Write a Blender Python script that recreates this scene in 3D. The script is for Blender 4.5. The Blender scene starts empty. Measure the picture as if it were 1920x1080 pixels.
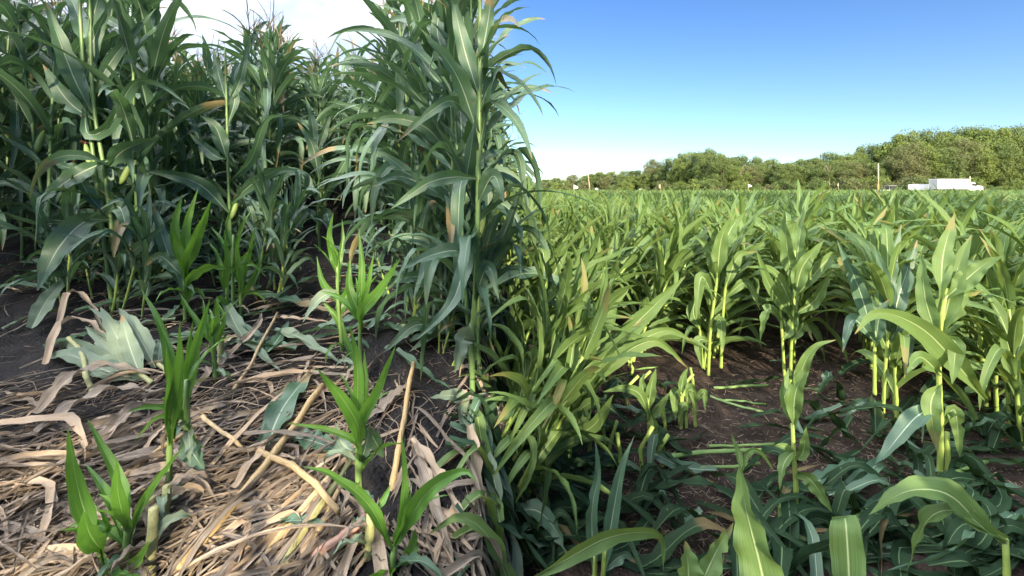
import bpy, math, random
import numpy as np
from mathutils import Vector, Matrix, Quaternion
PI = math.pi; R = math.radians
sc = bpy.context.scene
C = sc.collection
# ------------------------------------------------------------------ camera
F = 816.0; CX = 960.0; CY = 355.0; CAMH = 1.64        # focal length and optical axis in photo pixels
cam = bpy.data.cameras.new('camera'); camo = bpy.data.objects.new('camera', cam); C.objects.link(camo)
cam.sensor_width = 36; cam.lens = F/1920*36; cam.shift_y = -(540-CY)/1920
cam.clip_start = 0.05; cam.clip_end = 5000
camo.location = (0, 0, CAMH); camo.rotation_euler = (PI/2, 0, 0); sc.camera = camo
# ------------------------------------------------------------------ sun, sky, exposure
SUN_EL = R(18); SUN_AZ = R(14)                         # low sun behind the camera, slightly to its right
sdir = Vector((math.sin(SUN_AZ)*math.cos(SUN_EL), -math.cos(SUN_AZ)*math.cos(SUN_EL), math.sin(SUN_EL)))
sl = bpy.data.lights.new('sun', 'SUN'); sl.energy = 4.4; sl.angle = R(0.5); sl.color = (1.0, 0.86, 0.62)
so = bpy.data.objects.new('sun', sl); C.objects.link(so); so.rotation_euler = sdir.to_track_quat('Z', 'Y').to_euler()
wd = bpy.data.worlds.new('World'); sc.world = wd; wd.use_nodes = True
nt = wd.node_tree; nt.nodes.clear()
def nn(t, typ, **kw):
    n = t.nodes.new(typ)
    for k, v in kw.items(): setattr(n, k, v)
    return n
def math_(t, op, a, b=None, c=None, clamp=False):
    n = nn(t, 'ShaderNodeMath', operation=op, use_clamp=clamp)
    for i, v in enumerate((a, b, c)):
        if v is None: continue
        if isinstance(v, (int, float)): n.inputs[i].default_value = v
        else: t.links.new(v, n.inputs[i])
    return n.outputs[0]
def mapr(t, v, a, b, c=0.0, d=1.0, smooth=True):
    n = nn(t, 'ShaderNodeMapRange', interpolation_type='SMOOTHSTEP' if smooth else 'LINEAR')
    t.links.new(v, n.inputs[0])
    for i, x in enumerate((a, b, c, d)): n.inputs[i+1].default_value = x
    return n.outputs[0]
def mixc(t, f, a, b, blend='MIX'):
    n = nn(t, 'ShaderNodeMix', data_type='RGBA', blend_type=blend)
    for s, v in ((n.inputs[0], f), (n.inputs[6], a), (n.inputs[7], b)):
        if isinstance(v, (int, float)): s.default_value = v
        elif isinstance(v, tuple): s.default_value = v if len(v) == 4 else v+(1,)
        else: t.links.new(v, s)
    return n.outputs[2]
SKY = 0.10; CLOUD_FILL = 38.0
sky = nn(nt, 'ShaderNodeTexSky', sky_type='NISHITA', sun_disc=False, sun_elevation=SUN_EL, sun_rotation=PI-SUN_AZ, altitude=300, air_density=1.0, dust_density=0.0, ozone_density=2.0)
tc = nn(nt, 'ShaderNodeTexCoord'); sp = nn(nt, 'ShaderNodeSeparateXYZ'); nt.links.new(tc.outputs['Generated'], sp.inputs[0])
mp = nn(nt, 'ShaderNodeMapping'); mp.inputs['Scale'].default_value = (1, 1, 2.2); nt.links.new(tc.outputs['Generated'], mp.inputs[0])
nz = nn(nt, 'ShaderNodeTexNoise'); nz.inputs['Scale'].default_value = 3.2; nz.inputs['Detail'].default_value = 7; nz.inputs['Roughness'].default_value = 0.55
nt.links.new(mp.outputs[0], nz.inputs['Vector'])
left = mapr(nt, math_(nt, 'MULTIPLY_ADD', nz.outputs[0], .22, math_(nt, 'ADD', sp.outputs[0], -.11)), 0.03, -0.24)
cl = mapr(nt, nz.outputs[0], 0.36, 0.60, .35, 1.0)
cl = math_(nt, 'MULTIPLY', cl, left)
# three small fair-weather clouds low above the far trees
for (az, el, ra, re) in ((0.2867, 0.0675, 0.020, 0.0055), (0.196, 0.064, 0.012, 0.004), (0.118, 0.055, 0.022, 0.004)):
    az_ = math_(nt, 'DIVIDE', sp.outputs[0], sp.outputs[1])
    el_ = math_(nt, 'DIVIDE', sp.outputs[2], sp.outputs[1])
    n2 = nn(nt, 'ShaderNodeTexNoise'); n2.inputs['Scale'].default_value = 90; n2.inputs['Detail'].default_value = 4
    nt.links.new(tc.outputs['Generated'], n2.inputs['Vector'])
    a = math_(nt, 'POWER', math_(nt, 'DIVIDE', math_(nt, 'SUBTRACT', az_, az), ra), 2.0)
    e = math_(nt, 'POWER', math_(nt, 'DIVIDE', math_(nt, 'SUBTRACT', el_, el), re), 2.0)
    d = math_(nt, 'ADD', math_(nt, 'ADD', a, e), math_(nt, 'MULTIPLY', n2.outputs[0], 1.6))
    m = mapr(nt, d, 1.7, 0.7, 0, 0.8 if az > .25 else 0.35)
    m = math_(nt, 'MULTIPLY', m, math_(nt, 'GREATER_THAN', sp.outputs[1], 0.1))
    cl = math_(nt, 'MAXIMUM', cl, m)
hz = mapr(nt, sp.outputs[2], 0.0, 0.45)
tint = mixc(nt, hz, (.58, .67, .80), (.39, .55, .78))
skyb = mixc(nt, 1.0, sky.outputs[0], tint, 'MULTIPLY')
skyc = mixc(nt, cl, skyb, mixc(nt, mapr(nt, sp.outputs[2], .42, .7), (4.3, 4.6, 4.8), (CLOUD_FILL, CLOUD_FILL*1.02, CLOUD_FILL*1.06)))  # cloud above the frame boosted as added fill light for the left plot
bg = nn(nt, 'ShaderNodeBackground'); bg.inputs[1].default_value = SKY; nt.links.new(skyc, bg.inputs[0])
wo = nn(nt, 'ShaderNodeOutputWorld'); nt.links.new(bg.outputs[0], wo.inputs[0])
vs = sc.view_settings; vs.view_transform = 'Standard'; vs.look = 'None'; vs.exposure = 1.55; vs.gamma = 1; vs.use_curve_mapping = False
sc.cycles.max_bounces = 6; sc.cycles.transparent_max_bounces = 8
# ------------------------------------------------------------------ terrain
def sstep(a, b, x):
    t = np.clip((np.asarray(x, float)-a)/(b-a), 0, 1); return t*t*(3-2*t)
LH = 1.5; LSL = 0.19                                    # the left field climbs away from the camera
def ground_z(x, y):
    x = np.asarray(x, float); y = np.asarray(y, float)
    yy = np.clip(y, 0, 13.0)
    zl = (CAMH-LH) + LSL*yy
    zl = zl*(1-sstep(18, 45, y))*(1-sstep(-1.0, -9.0, -(-y)) if False else 1)
    r = x/np.maximum(y, 1.0)
    t = 1-sstep(-0.092, 0.045, r)
    return zl*t
def W(px, py, d): return np.array(((px-CX)/F*d, d, CAMH-(py-CY)/F*d))
def gl(px, by):
    d = F*LH/(by-(CY-LSL*F)); x = (px-CX)/F*d
    return np.array((x, d, float(ground_z(x, d))))
def gr(px, by):
    d = F*CAMH/(by-CY); x = (px-CX)/F*d
    return np.array((x, d, float(ground_z(x, d))))
# ------------------------------------------------------------------ mesh builder and tagging
class MB:
    def __init__(s): s.v = []; s.f = []; s.uv = []; s.rn = []; s.mi = []; s.n = 0
    def grid(s, P, rnd=0.5, mi=0, closed=False):
        r, c, _ = P.shape
        s.v.append(P.reshape(-1, 3)); s.rn.append(np.full(r*c, rnd))
        vv, uu = np.meshgrid(np.linspace(0, 1, r), np.linspace(0, 1, c), indexing='ij')
        s.uv.append(np.stack((uu, vv), -1).reshape(-1, 2))
        i = np.arange(r*c).reshape(r, c)
        q = np.stack((i[:-1, :-1], i[:-1, 1:], i[1:, 1:], i[1:, :-1]), -1).reshape(-1, 4)
        s.f.append(q+s.n); s.mi.append(np.full(len(q), mi)); s.n += r*c
    def raw(s, V, Q, UV, rn, mi=0):
        s.v.append(V); s.f.append(Q+s.n); s.uv.append(UV); s.rn.append(rn); s.mi.append(np.full(len(Q), mi)); s.n += len(V)
    def tube(s, path, rad, k=7, rnd=0.5, mi=0, cap=True):
        path = np.asarray(path, float); n = len(path); rad = np.broadcast_to(np.asarray(rad, float), (n,)).copy()
        if cap:
            e0 = path[0]-(path[1]-path[0])*1e-3; e1 = path[-1]+(path[-1]-path[-2])*1e-3
            path = np.vstack((e0, path, e1)); rad = np.concatenate(([rad[0]*.02], rad, [rad[-1]*.02])); n += 2
        T = np.gradient(path, axis=0); T /= np.linalg.norm(T, axis=1)[:, None]+1e-12
        ref = np.array((0.0, 0, 1)) if abs(T[n//2][2]) < .8 else np.array((0.0, 1, 0))
        A = np.cross(T, ref); A /= np.linalg.norm(A, axis=1)[:, None]+1e-12; B = np.cross(T, A)
        th = np.linspace(0, 2*PI, k+1)
        P = path[:, None, :]+rad[:, None, None]*(np.cos(th)[None, :, None]*A[:, None, :]+np.sin(th)[None, :, None]*B[:, None, :])
        s.grid(P, rnd, mi)
    def box(s, a, b, mi=0, rnd=.5):
        a = np.array(a, float); b = np.array(b, float)
        V = np.array([[ (a, b)[i][0], (a, b)[j][1], (a, b)[k][2]] for i in (0, 1) for j in (0, 1) for k in (0, 1)])
        Q = np.array([[0, 1, 3, 2], [4, 6, 7, 5], [0, 4, 5, 1], [2, 3, 7, 6], [0, 2, 6, 4], [1, 5, 7, 3]])
        s.raw(V, Q, np.zeros((8, 2)), np.full(8, rnd), mi)
    def data(s): return (np.vstack(s.v), np.vstack(s.f), np.vstack(s.uv), np.concatenate(s.rn), np.concatenate(s.mi))
    def build(s, name, mats, parent=None, smooth=True):
        V, Q, UV, RN, MI = s.data()
        me = bpy.data.meshes.new(name)
        me.vertices.add(len(V)); me.vertices.foreach_set('co', V.astype(np.float32).ravel())
        me.loops.add(Q.size); me.loops.foreach_set('vertex_index', Q.astype(np.int32).ravel())
        me.polygons.add(len(Q)); me.polygons.foreach_set('loop_start', np.arange(0, Q.size, 4, dtype=np.int32))
        me.polygons.foreach_set('use_smooth', np.full(len(Q), smooth)); me.polygons.foreach_set('material_index', MI.astype(np.int32))
        u = me.uv_layers.new(name='UVMap'); u.data.foreach_set('uv', UV[Q.ravel()].astype(np.float32).ravel())
        at = me.attributes.new('rnd', 'FLOAT', 'POINT'); at.data.foreach_set('value', RN.astype(np.float32))
        for m in (mats if isinstance(mats, (list, tuple)) else [mats]): me.materials.append(m)
        me.update(calc_edges=True)
        o = bpy.data.objects.new(name, me); C.objects.link(o)
        if parent: o.parent = parent
        return o
KIDS = {}
def part(name, mb, mat, parent, label=None, smooth=True):
    o = mb.build(name, mat, parent, smooth); KIDS.setdefault(parent.name, []).append(o)
    if label: o['label'] = label
    return o
def tag(o, label, cat, group=None, kind=None):
    if kind: o['kind'] = kind
    if label and len(label.replace('-', ' ').split()) > 16: print('LONG', label)
    if label: o['label'] = label
    if cat: o['category'] = cat
    if group: o['group'] = group
    return o
def thing(name, label, cat, loc=(0, 0, 0), group=None, rz=0):
    o = bpy.data.objects.new(name, None); C.objects.link(o); o.empty_display_size = .05
    o.location = loc; o.rotation_euler = (0, 0, rz)
    return tag(o, label, cat, group)
def dup(root, loc, rot=(0, 0, 0), scale=1.0, label=None, group=None):
    r = root.copy(); C.objects.link(r); r.location = loc; r.rotation_euler = rot
    r.scale = (scale,)*3 if not isinstance(scale, tuple) else scale
    if label: r['label'] = label
    if group: r['group'] = group
    for ch in KIDS.get(root.name, []):
        c = ch.copy(); C.objects.link(c); c.parent = r
        for g in KIDS.get(ch.name, []):
            d = g.copy(); C.objects.link(d); d.parent = c
    return r
# ------------------------------------------------------------------ materials
def mat_new(name):
    m = bpy.data.materials.new(name); m.use_nodes = True; t = m.node_tree; t.nodes.clear()
    return m, t, nn(t, 'ShaderNodeOutputMaterial')
def leaf_mat(name, dark, light, rib, trans=.3, tcol=None, rough=.42, brown=.5, spec=.5, ribw=.034, vein=70):
    m, t, out = mat_new(name)
    uv = nn(t, 'ShaderNodeUVMap'); s = nn(t, 'ShaderNodeSeparateXYZ'); t.links.new(uv.outputs[0], s.inputs[0])
    at = nn(t, 'ShaderNodeAttribute', attribute_name='rnd'); oi = nn(t, 'ShaderNodeObjectInfo')
    r = math_(t, 'FRACT', math_(t, 'ADD', at.outputs['Fac'], oi.outputs['Random']))
    tcn = nn(t, 'ShaderNodeTexCoord')
    n1 = nn(t, 'ShaderNodeTexNoise'); n1.inputs['Scale'].default_value = 9; n1.inputs['Detail'].default_value = 5
    t.links.new(tcn.outputs['Object'], n1.inputs['Vector'])
    f = math_(t, 'ADD', math_(t, 'MULTIPLY', r, .6), math_(t, 'MULTIPLY', math_(t, 'SUBTRACT', n1.outputs[0], .3), .9), clamp=True)
    col = mixc(t, f, dark, light)
    # parallel veins
    mpv = nn(t, 'ShaderNodeMapping'); mpv.inputs['Scale'].default_value = (vein, 1.5, 1); t.links.new(uv.outputs[0], mpv.inputs[0])
    n2 = nn(t, 'ShaderNodeTexNoise'); n2.inputs['Scale'].default_value = 1; n2.inputs['Detail'].default_value = 3
    t.links.new(mpv.outputs[0], n2.inputs['Vector'])
    col = mixc(t, mapr(t, n2.outputs[0], .36, .66, 0, .75), mixc(t, .35, col, (dark[0]*.5, dark[1]*.55, dark[2]*.5)), light)
    # torn and bleached flecks
    n3 = nn(t, 'ShaderNodeTexNoise'); n3.inputs['Scale'].default_value = 38; n3.inputs['Detail'].default_value = 3
    t.links.new(tcn.outputs['Object'], n3.inputs['Vector'])
    col = mixc(t, mapr(t, n3.outputs[0], .69, .76, 0, .35), col, (.33, .36, .17))
    # midrib
    du = math_(t, 'ABSOLUTE', math_(t, 'SUBTRACT', s.outputs[0], .5))
    wv = math_(t, 'MULTIPLY_ADD', s.outputs[1], -ribw*.75, ribw)
    rb = math_(t, 'MULTIPLY', mapr(t, math_(t, 'DIVIDE', du, wv), 1.25, .6), mapr(t, s.outputs[1], .93, .6, .1, .95))
    col = mixc(t, rb, col, rib)
    # dry tip and margins
    if brown > 0:
        b = math_(t, 'ADD', math_(t, 'MULTIPLY', s.outputs[1], 1.0), math_(t, 'MULTIPLY', n1.outputs[0], .25))
        b = math_(t, 'ADD', b, math_(t, 'MULTIPLY', math_(t, 'POWER', r, 9.0), .4))
        bm = mapr(t, b, 1.1, 1.16, 0, brown)
        col = mixc(t, bm, col, (.30, .20, .095))
    p = nn(t, 'ShaderNodeBsdfPrincipled'); t.links.new(col, p.inputs['Base Color'])
    p.inputs['Specular IOR Level'].default_value = spec
    t.links.new(math_(t, 'MULTIPLY_ADD', n2.outputs[0], .25, rough-.12), p.inputs['Roughness'])
    bp = nn(t, 'ShaderNodeBump'); bp.inputs['Strength'].default_value = .35; bp.inputs['Distance'].default_value = .004
    t.links.new(math_(t, 'SUBTRACT', n2.outputs[0], math_(t, 'MULTIPLY', rb, .8)), bp.inputs['Height']); t.links.new(bp.outputs[0], p.inputs['Normal'])
    tr = nn(t, 'ShaderNodeBsdfTranslucent')
    tcl = mixc(t, .55, col, tcol or (light[0]*1.5, light[1]*1.7, light[2]*.5)); t.links.new(tcl, tr.inputs[0])
    mx = nn(t, 'ShaderNodeMixShader'); mx.inputs[0].default_value = trans
    t.links.new(p.outputs[0], mx.inputs[1]); t.links.new(tr.outputs[0], mx.inputs[2]); t.links.new(mx.outputs[0], out.inputs[0])
    return m
def simple_mat(name, c1, c2, scale=12, rough=.6, stretch=(1, 1, 1), bump=.2, bdist=.004, spec=.4, uvmap=False, rndmix=0.0, c3=None, trans=0, metal=0):
    m, t, out = mat_new(name)
    tcn = nn(t, 'ShaderNodeTexCoord'); mpn = nn(t, 'ShaderNodeMapping'); mpn.inputs['Scale'].default_value = stretch
    t.links.new(tcn.outputs['UV' if uvmap else 'Object'], mpn.inputs[0])
    n1 = nn(t, 'ShaderNodeTexNoise'); n1.inputs['Scale'].default_value = scale; n1.inputs['Detail'].default_value = 6
    t.links.new(mpn.outputs[0], n1.inputs['Vector'])
    f = mapr(t, n1.outputs[0], .3, .7)
    at = nn(t, 'ShaderNodeAttribute', attribute_name='rnd'); oi = nn(t, 'ShaderNodeObjectInfo')
    r = math_(t, 'FRACT', math_(t, 'ADD', at.outputs['Fac'], oi.outputs['Random']))
    if rndmix: f = math_(t, 'ADD', math_(t, 'MULTIPLY', f, 1-rndmix), math_(t, 'MULTIPLY', r, rndmix))
    col = mixc(t, f, c1, c2)
    if c3: col = mixc(t, mapr(t, r, .55, .8), col, mixc(t, f, c3, c2))
    p = nn(t, 'ShaderNodeBsdfPrincipled'); t.links.new(col, p.inputs['Base Color']); p.inputs['Roughness'].default_value = rough
    p.inputs['Specular IOR Level'].default_value = spec; p.inputs['Metallic'].default_value = metal
    if bump:
        bp = nn(t, 'ShaderNodeBump'); bp.inputs['Strength'].default_value = bump; bp.inputs['Distance'].default_value = bdist
        t.links.new(n1.outputs[0], bp.inputs['Height']); t.links.new(bp.outputs[0], p.inputs['Normal'])
    if trans:
        tr = nn(t, 'ShaderNodeBsdfTranslucent'); t.links.new(col, tr.inputs[0]); mx = nn(t, 'ShaderNodeMixShader'); mx.inputs[0].default_value = trans
        t.links.new(p.outputs[0], mx.inputs[1]); t.links.new(tr.outputs[0], mx.inputs[2]); t.links.new(mx.outputs[0], out.inputs[0])
    else: t.links.new(p.outputs[0], out.inputs[0])
    return m
M = {}
M['tall'] = leaf_mat('tall_corn_leaf', (.052, .112, .072), (.108, .192, .118), (.42, .50, .36), .24, (.13, .26, .03), .42, .75, .5)
M['short'] = leaf_mat('short_corn_leaf', (.070, .140, .042), (.155, .245, .075), (.40, .48, .24), .32, (.30, .38, .04), .52, .45, .32)
M['young'] = leaf_mat('young_corn_leaf', (.055, .155, .030), (.125, .265, .048), (.25, .40, .16), .34, (.20, .42, .02), .36, .0, .5, .026, 24)
M['flat'] = leaf_mat('shade_darkened_leaf', (.012, .034, .017), (.030, .064, .028), (.15, .23, .11), .2, (.07, .14, .02), .62, .5, .18)  # corn leaf green darkened to carry the foreground shade in its colour
M['ystalk'] = None
M['wilt'] = leaf_mat('wilted_corn_leaf', (.13, .19, .135), (.24, .30, .20), (.38, .42, .28), .2, (.2, .25, .1), .55, .95, .35)
M['dry'] = simple_mat('dry_leaf', (.115, .092, .078), (.56, .46, .36), 4, .85, (7, 1.3, 1), .9, .008, .2, True, .35, (.52, .34, .19), .12)
M['ystalk'] = simple_mat('young_stalk', (.09, .18, .045), (.19, .28, .09), 6, .42, (1, 1, .3), .1, .003, .5, False, .4)
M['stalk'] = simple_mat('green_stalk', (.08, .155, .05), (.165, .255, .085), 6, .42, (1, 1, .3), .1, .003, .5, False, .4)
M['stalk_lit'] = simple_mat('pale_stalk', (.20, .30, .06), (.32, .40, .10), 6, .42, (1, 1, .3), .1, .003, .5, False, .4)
M['node'] = simple_mat('stalk_node', (.22, .24, .11), (.30, .27, .16), 30, .6, (1, 1, 1), .1)
M['drystalk'] = simple_mat('dry_stalk', (.27, .18, .09), (.50, .37, .19), 4, .6, (3, 9, 1), .35, .003, .3, True, .35, (.20, .14, .11))
M['greendry'] = simple_mat('half_green_stalk', (.22, .24, .10), (.40, .38, .19), 5, .55, (3, 9, 1), .3, .003, .35, True, .35)
M['redstalk'] = simple_mat('reddish_stalk', (.20, .10, .075), (.38, .23, .16), 5, .55, (3, 9, 1), .3, .003, .35, True, .35)
M['husk'] = simple_mat('husk', (.16, .26, .06), (.30, .38, .13), 4, .5, (14, 1, 1), .3, .003, .4, True, .2, None, .1)
M['silk'] = simple_mat('silk', (.055, .028, .018), (.14, .07, .04), 60, .8, (1, 1, .3), .5, .004, .2)
M['tassel'] = simple_mat('tassel', (.17, .13, .085), (.33, .27, .16), 40, .8, (1, 1, 1), .3, .003, .2, False, .4, (.14, .085, .09))
M['bark'] = simple_mat('bark', (.13, .10, .075), (.27, .22, .17), 3, .9, (2, 2, .3), .6, .05, .2)
M['deadwood'] = simple_mat('dead_wood', (.20, .17, .13), (.33, .28, .22), 3, .9, (2, 2, .3), .4, .04, .2)
def foliage_mat(name, a, b, tr=.25):
    return simple_mat(name, a, b, .35, .6, (1, 1, 1), 0, .01, .25, False, .38, None, tr)
M['fol_a'] = foliage_mat('cottonwood_foliage', (.070, .110, .032), (.155, .200, .058))
M['fol_b'] = foliage_mat('bright_foliage', (.085, .130, .030), (.185, .230, .055))
M['fol_c'] = foliage_mat('olive_foliage', (.085, .105, .040), (.165, .175, .066))
M['grass'] = foliage_mat('verge_grass', (.09, .13, .03), (.20, .22, .07), .2)
# soil
def soil():
    m, t, out = mat_new('soil')
    tcn = nn(t, 'ShaderNodeTexCoord'); s = nn(t, 'ShaderNodeSeparateXYZ'); t.links.new(tcn.outputs['Object'], s.inputs[0])
    n1 = nn(t, 'ShaderNodeTexNoise'); n1.inputs['Scale'].default_value = 7; n1.inputs['Detail'].default_value = 9; n1.inputs['Roughness'].default_value = .62
    n2 = nn(t, 'ShaderNodeTexVoronoi'); n2.inputs['Scale'].default_value = 55
    n3 = nn(t, 'ShaderNodeTexNoise'); n3.inputs['Scale'].default_value = 90; n3.inputs['Detail'].default_value = 4
    for n in (n1, n2, n3): t.links.new(tcn.outputs['Object'], n.inputs['Vector'])
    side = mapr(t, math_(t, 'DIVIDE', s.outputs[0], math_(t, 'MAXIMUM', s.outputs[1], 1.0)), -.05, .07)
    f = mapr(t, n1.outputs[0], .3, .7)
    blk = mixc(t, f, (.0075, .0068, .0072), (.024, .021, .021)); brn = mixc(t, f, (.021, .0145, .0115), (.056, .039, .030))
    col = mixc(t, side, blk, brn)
    far = mapr(t, s.outputs[1], 90, 115); col = mixc(t, far, col, mixc(t, f, (.07, .10, .03), (.13, .15, .05)))
    col = mixc(t, mapr(t, n3.outputs[0], .66, .74, 0, .35), col, (.13, .10, .075))
    p = nn(t, 'ShaderNodeBsdfPrincipled'); t.links.new(col, p.inputs['Base Color']); p.inputs['Roughness'].default_value = .9; p.inputs['Specular IOR Level'].default_value = .25
    h = math_(t, 'ADD', math_(t, 'MULTIPLY', n1.outputs[0], 1.0), math_(t, 'ADD', math_(t, 'MULTIPLY', n2.outputs[0], .35), math_(t, 'MULTIPLY', n3.outputs[0], .3)))
    bp = nn(t, 'ShaderNodeBump'); bp.inputs['Strength'].default_value = 1; bp.inputs['Distance'].default_value = .035
    t.links.new(h, bp.inputs['Height']); t.links.new(bp.outputs[0], p.inputs['Normal']); t.links.new(p.outputs[0], out.inputs[0])
    return m
M['soil'] = soil()
# ------------------------------------------------------------------ ground
rg = np.random.default_rng(5)
def bumps(x, y):
    z = np.zeros_like(x)
    for k, (fr, am) in enumerate(((3.1, .012), (6.7, .010), (14, .007), (27, .005))):
        for j in range(3):
            a = 1.1*j+.7*k+.3; z += am*np.sin(fr*(x*math.cos(a)+y*math.sin(a))+1.7*j+k+1.3*np.sin(fr*.6*(y*math.cos(a)-x*math.sin(a))+j))
    return z*.95
rad = np.concatenate((np.linspace(.05, 7, 170), 7+np.geomspace(.06, 1500, 110)))
th = np.concatenate((np.linspace(-1.1, 1.1, 420), np.linspace(1.1, 2*PI-1.1, 90)[1:]))
RR, TT = np.meshgrid(rad, th, indexing='ij')
X = RR*np.sin(TT); Y = RR*np.cos(TT)
Z = ground_z(X, Y) + bumps(X, Y)*np.clip(1.2-RR/12, 0, 1)
gm = MB(); gm.grid(np.stack((X, Y, Z), -1)[:, ::-1]); g = gm.build('ground', M['soil']); tag(g, 'bare dark soil of the two corn plots reaching to the far trees', None, None, 'structure')
# ------------------------------------------------------------------ leaves
def prof(s, base=.5):
    return (base+(1-base)*sstep(0, .28, s))*np.power(np.clip(1-np.power(s, 2.3), 0, 1), .85)
def leaf_grid(path, S, Wd, rng, nc=7, fold0=.9, fold1=.25, wave=.22, twist=0.0, k=None, base=.5, pf=None):
    n = len(path); s = np.linspace(0, 1, n)
    T = np.gradient(path, axis=0); T /= np.linalg.norm(T, axis=1)[:, None]+1e-9
    S = np.broadcast_to(S, path.shape); S = S-(S*T).sum(1)[:, None]*T; S = S/(np.linalg.norm(S, axis=1)[:, None]+1e-9)
    N = np.cross(T, S)
    ph = twist*s
    S2 = S*np.cos(ph)[:, None]+N*np.sin(ph)[:, None]; N2 = -S*np.sin(ph)[:, None]+N*np.cos(ph)[:, None]
    w = (pf(s) if pf else prof(s, base))*Wd*.5; w[-1] = Wd*.01
    fo = fold0+(fold1-fold0)*sstep(0, .35, s)
    u = np.linspace(-1, 1, nc)
    ed = 1+np.cumsum(rng.normal(0, .035, (n, 2)), axis=0)*.35+rng.normal(0, .022, (n, 2))
    if n > 12 and rng.uniform() < .35:
        q = rng.integers(n//3, n-2); ed[q, rng.integers(2)] *= rng.uniform(.35, .8)
    w2 = np.where(u[None, :] < 0, ed[:, :1], ed[:, 1:])*w[:, None]
    k = k or rng.uniform(2.5, 5)
    a1, a2 = rng.uniform(0, 6.28, 2)
    wv = np.where(u[None, :] < 0, np.sin(6.28*k*s+a1)[:, None], np.sin(6.28*k*1.13*s+a2)[:, None])
    wv = wv*(wave*np.sqrt(np.clip(s*3, 0, 1)))[:, None]*np.abs(u[None, :])**1.8
    P = path[:, None, :]+S2[:, None, :]*(u[None, :]*w2*np.cos(fo)[:, None])[..., None]+N2[:, None, :]*(np.abs(u)[None, :]**1.2*w2*np.sin(fo)[:, None]+wv*w[:, None])[..., None]
    return P
def phys(p0, az, e0, L, droop, n, pw=1.5, drift=0., kink=None):
    s = np.linspace(0, 1, n); th = e0-droop*s**pw
    if kink: th = th-kink[1]*sstep(kink[0]-.06, kink[0]+.06, s)
    th = np.maximum(th, -1.45)
    a = az+drift*s
    D = np.stack((np.cos(a)*np.cos(th), np.sin(a)*np.cos(th), np.sin(th)), -1)*(L/(n-1))
    P = np.vstack((p0, p0+np.cumsum((D[:-1]+D[1:])/2, axis=0)))
    S = np.stack((-np.sin(a), np.cos(a), np.zeros(n)), -1)
    return P, S
def lagr(pts, n):
    pts = np.asarray(pts, float); d = np.concatenate(([0], np.cumsum(np.linalg.norm(np.diff(pts, axis=0), axis=1)))); d /= d[-1]
    t = np.linspace(0, 1, n)
    if len(pts) == 2: return pts[0]+(pts[1]-pts[0])*t[:, None]
    # Catmull-Rom through all points
    ex = np.vstack((2*pts[0]-pts[1], pts, 2*pts[-1]-pts[-2])); out = []
    for x in t:
        i = min(np.searchsorted(d, x, side='right')-1, len(pts)-2); i = max(i, 0); q = (x-d[i])/(d[i+1]-d[i]+1e-9)
        a, b, c, e = ex[i:i+4]
        out.append(.5*((2*b)+(c-a)*q+(2*a-5*b+4*c-e)*q*q+(-a+3*b-3*c+e)*q**3))
    return np.array(out)
CAM = np.array((0, 0, CAMH))
def hero_leaf(pts, Wd, rng, roll=0., n=18, nc=7, **kw):
    """pts: world points along the midrib; the blade turns its face to the viewer by default, rolled by `roll`."""
    P = lagr(pts, n); T = np.gradient(P, axis=0); V = P-CAM
    S = np.cross(T, V); S /= np.linalg.norm(S, axis=1)[:, None]+1e-9
    T2 = T/(np.linalg.norm(T, axis=1)[:, None]+1e-9); N = np.cross(T2, S)
    S = S*math.cos(roll)+N*math.sin(roll)
    return leaf_grid(P, S, Wd, rng, nc, **kw)
def stalk_mb(path, r0, r1, nodes, rng, k=9):
    """a jointed stalk: swollen nodes along a tube"""
    mb = MB(); path = np.asarray(path); L = np.concatenate(([0], np.cumsum(np.linalg.norm(np.diff(path, axis=0), axis=1)))); tot = L[-1]
    t = []; r = []
    hs = np.linspace(0, tot, nodes+1); hs = hs+np.concatenate(([0], rng.uniform(-.12, .12, nodes-1)*tot/nodes, [0])) if nodes > 1 else hs
    for i in range(nodes):
        a, b = hs[i], hs[i+1]
        for q, sc_ in ((0, 1.0), (.012, 1.1), (.024, 1.13), (.04, 1.01), (.5, .97)):
            x = a+min(q, (b-a)*.9) if q < .1 else a+(b-a)*q
            t.append(x); r.append((r0+(r1-r0)*x/tot)*sc_)
    t.append(tot); r.append(r1); t = np.array(t); o = np.argsort(t); t = t[o]; r = np.array(r)[o]
    P = np.stack([np.interp(t, L, path[:, j]) for j in range(3)], -1)
    mb.tube(P, r, k, rng.uniform()); return mb
def tassel_mb(top, rng, h=.34, nb=8, k=4):
    mb = MB(); mb.tube(np.array((top, top+(rng.uniform(-.02, .02), rng.uniform(-.02, .02), h))), (.004, .0025), k)
    for i in range(nb):
        z = top+np.array((0, 0, h*rng.uniform(.05, .5))); a = rng.uniform(0, 6.28); L = rng.uniform(.14, .24)
        P, _ = phys(z, a, rng.uniform(.9, 1.35), L, rng.uniform(.1, .9), 5); mb.tube(P, np.array((.0022, .0035, .0035, .003, .0012)), k, rng.uniform())
    return mb
def ear_mbs(p, az, rng, L=.20, tilt=1.25):
    D = np.array((math.cos(az)*math.cos(tilt), math.sin(az)*math.cos(tilt), math.sin(tilt)))
    s = np.linspace(0, 1, 9); rr = .026*np.power(np.clip(np.sin(np.clip(s*.93+.05, 0, 1)*PI), 0, 1), .6)*(1-.35*s)
    hb = MB(); hb.tube(p+D*(s*L)[:, None]+D*.0, rr, 10)
    sb = MB(); e = p+D*L*.97
    for i in range(14):
        P, _ = phys(e, rng.uniform(0, 6.28), rng.uniform(.2, 1.3), rng.uniform(.025, .055), 2.2, 5); sb.tube(P, .0032, 4)
    sb.tube(np.array((e-D*.015, e+D*.012)), (.012, .007), 6)
    return hb, sb
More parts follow.
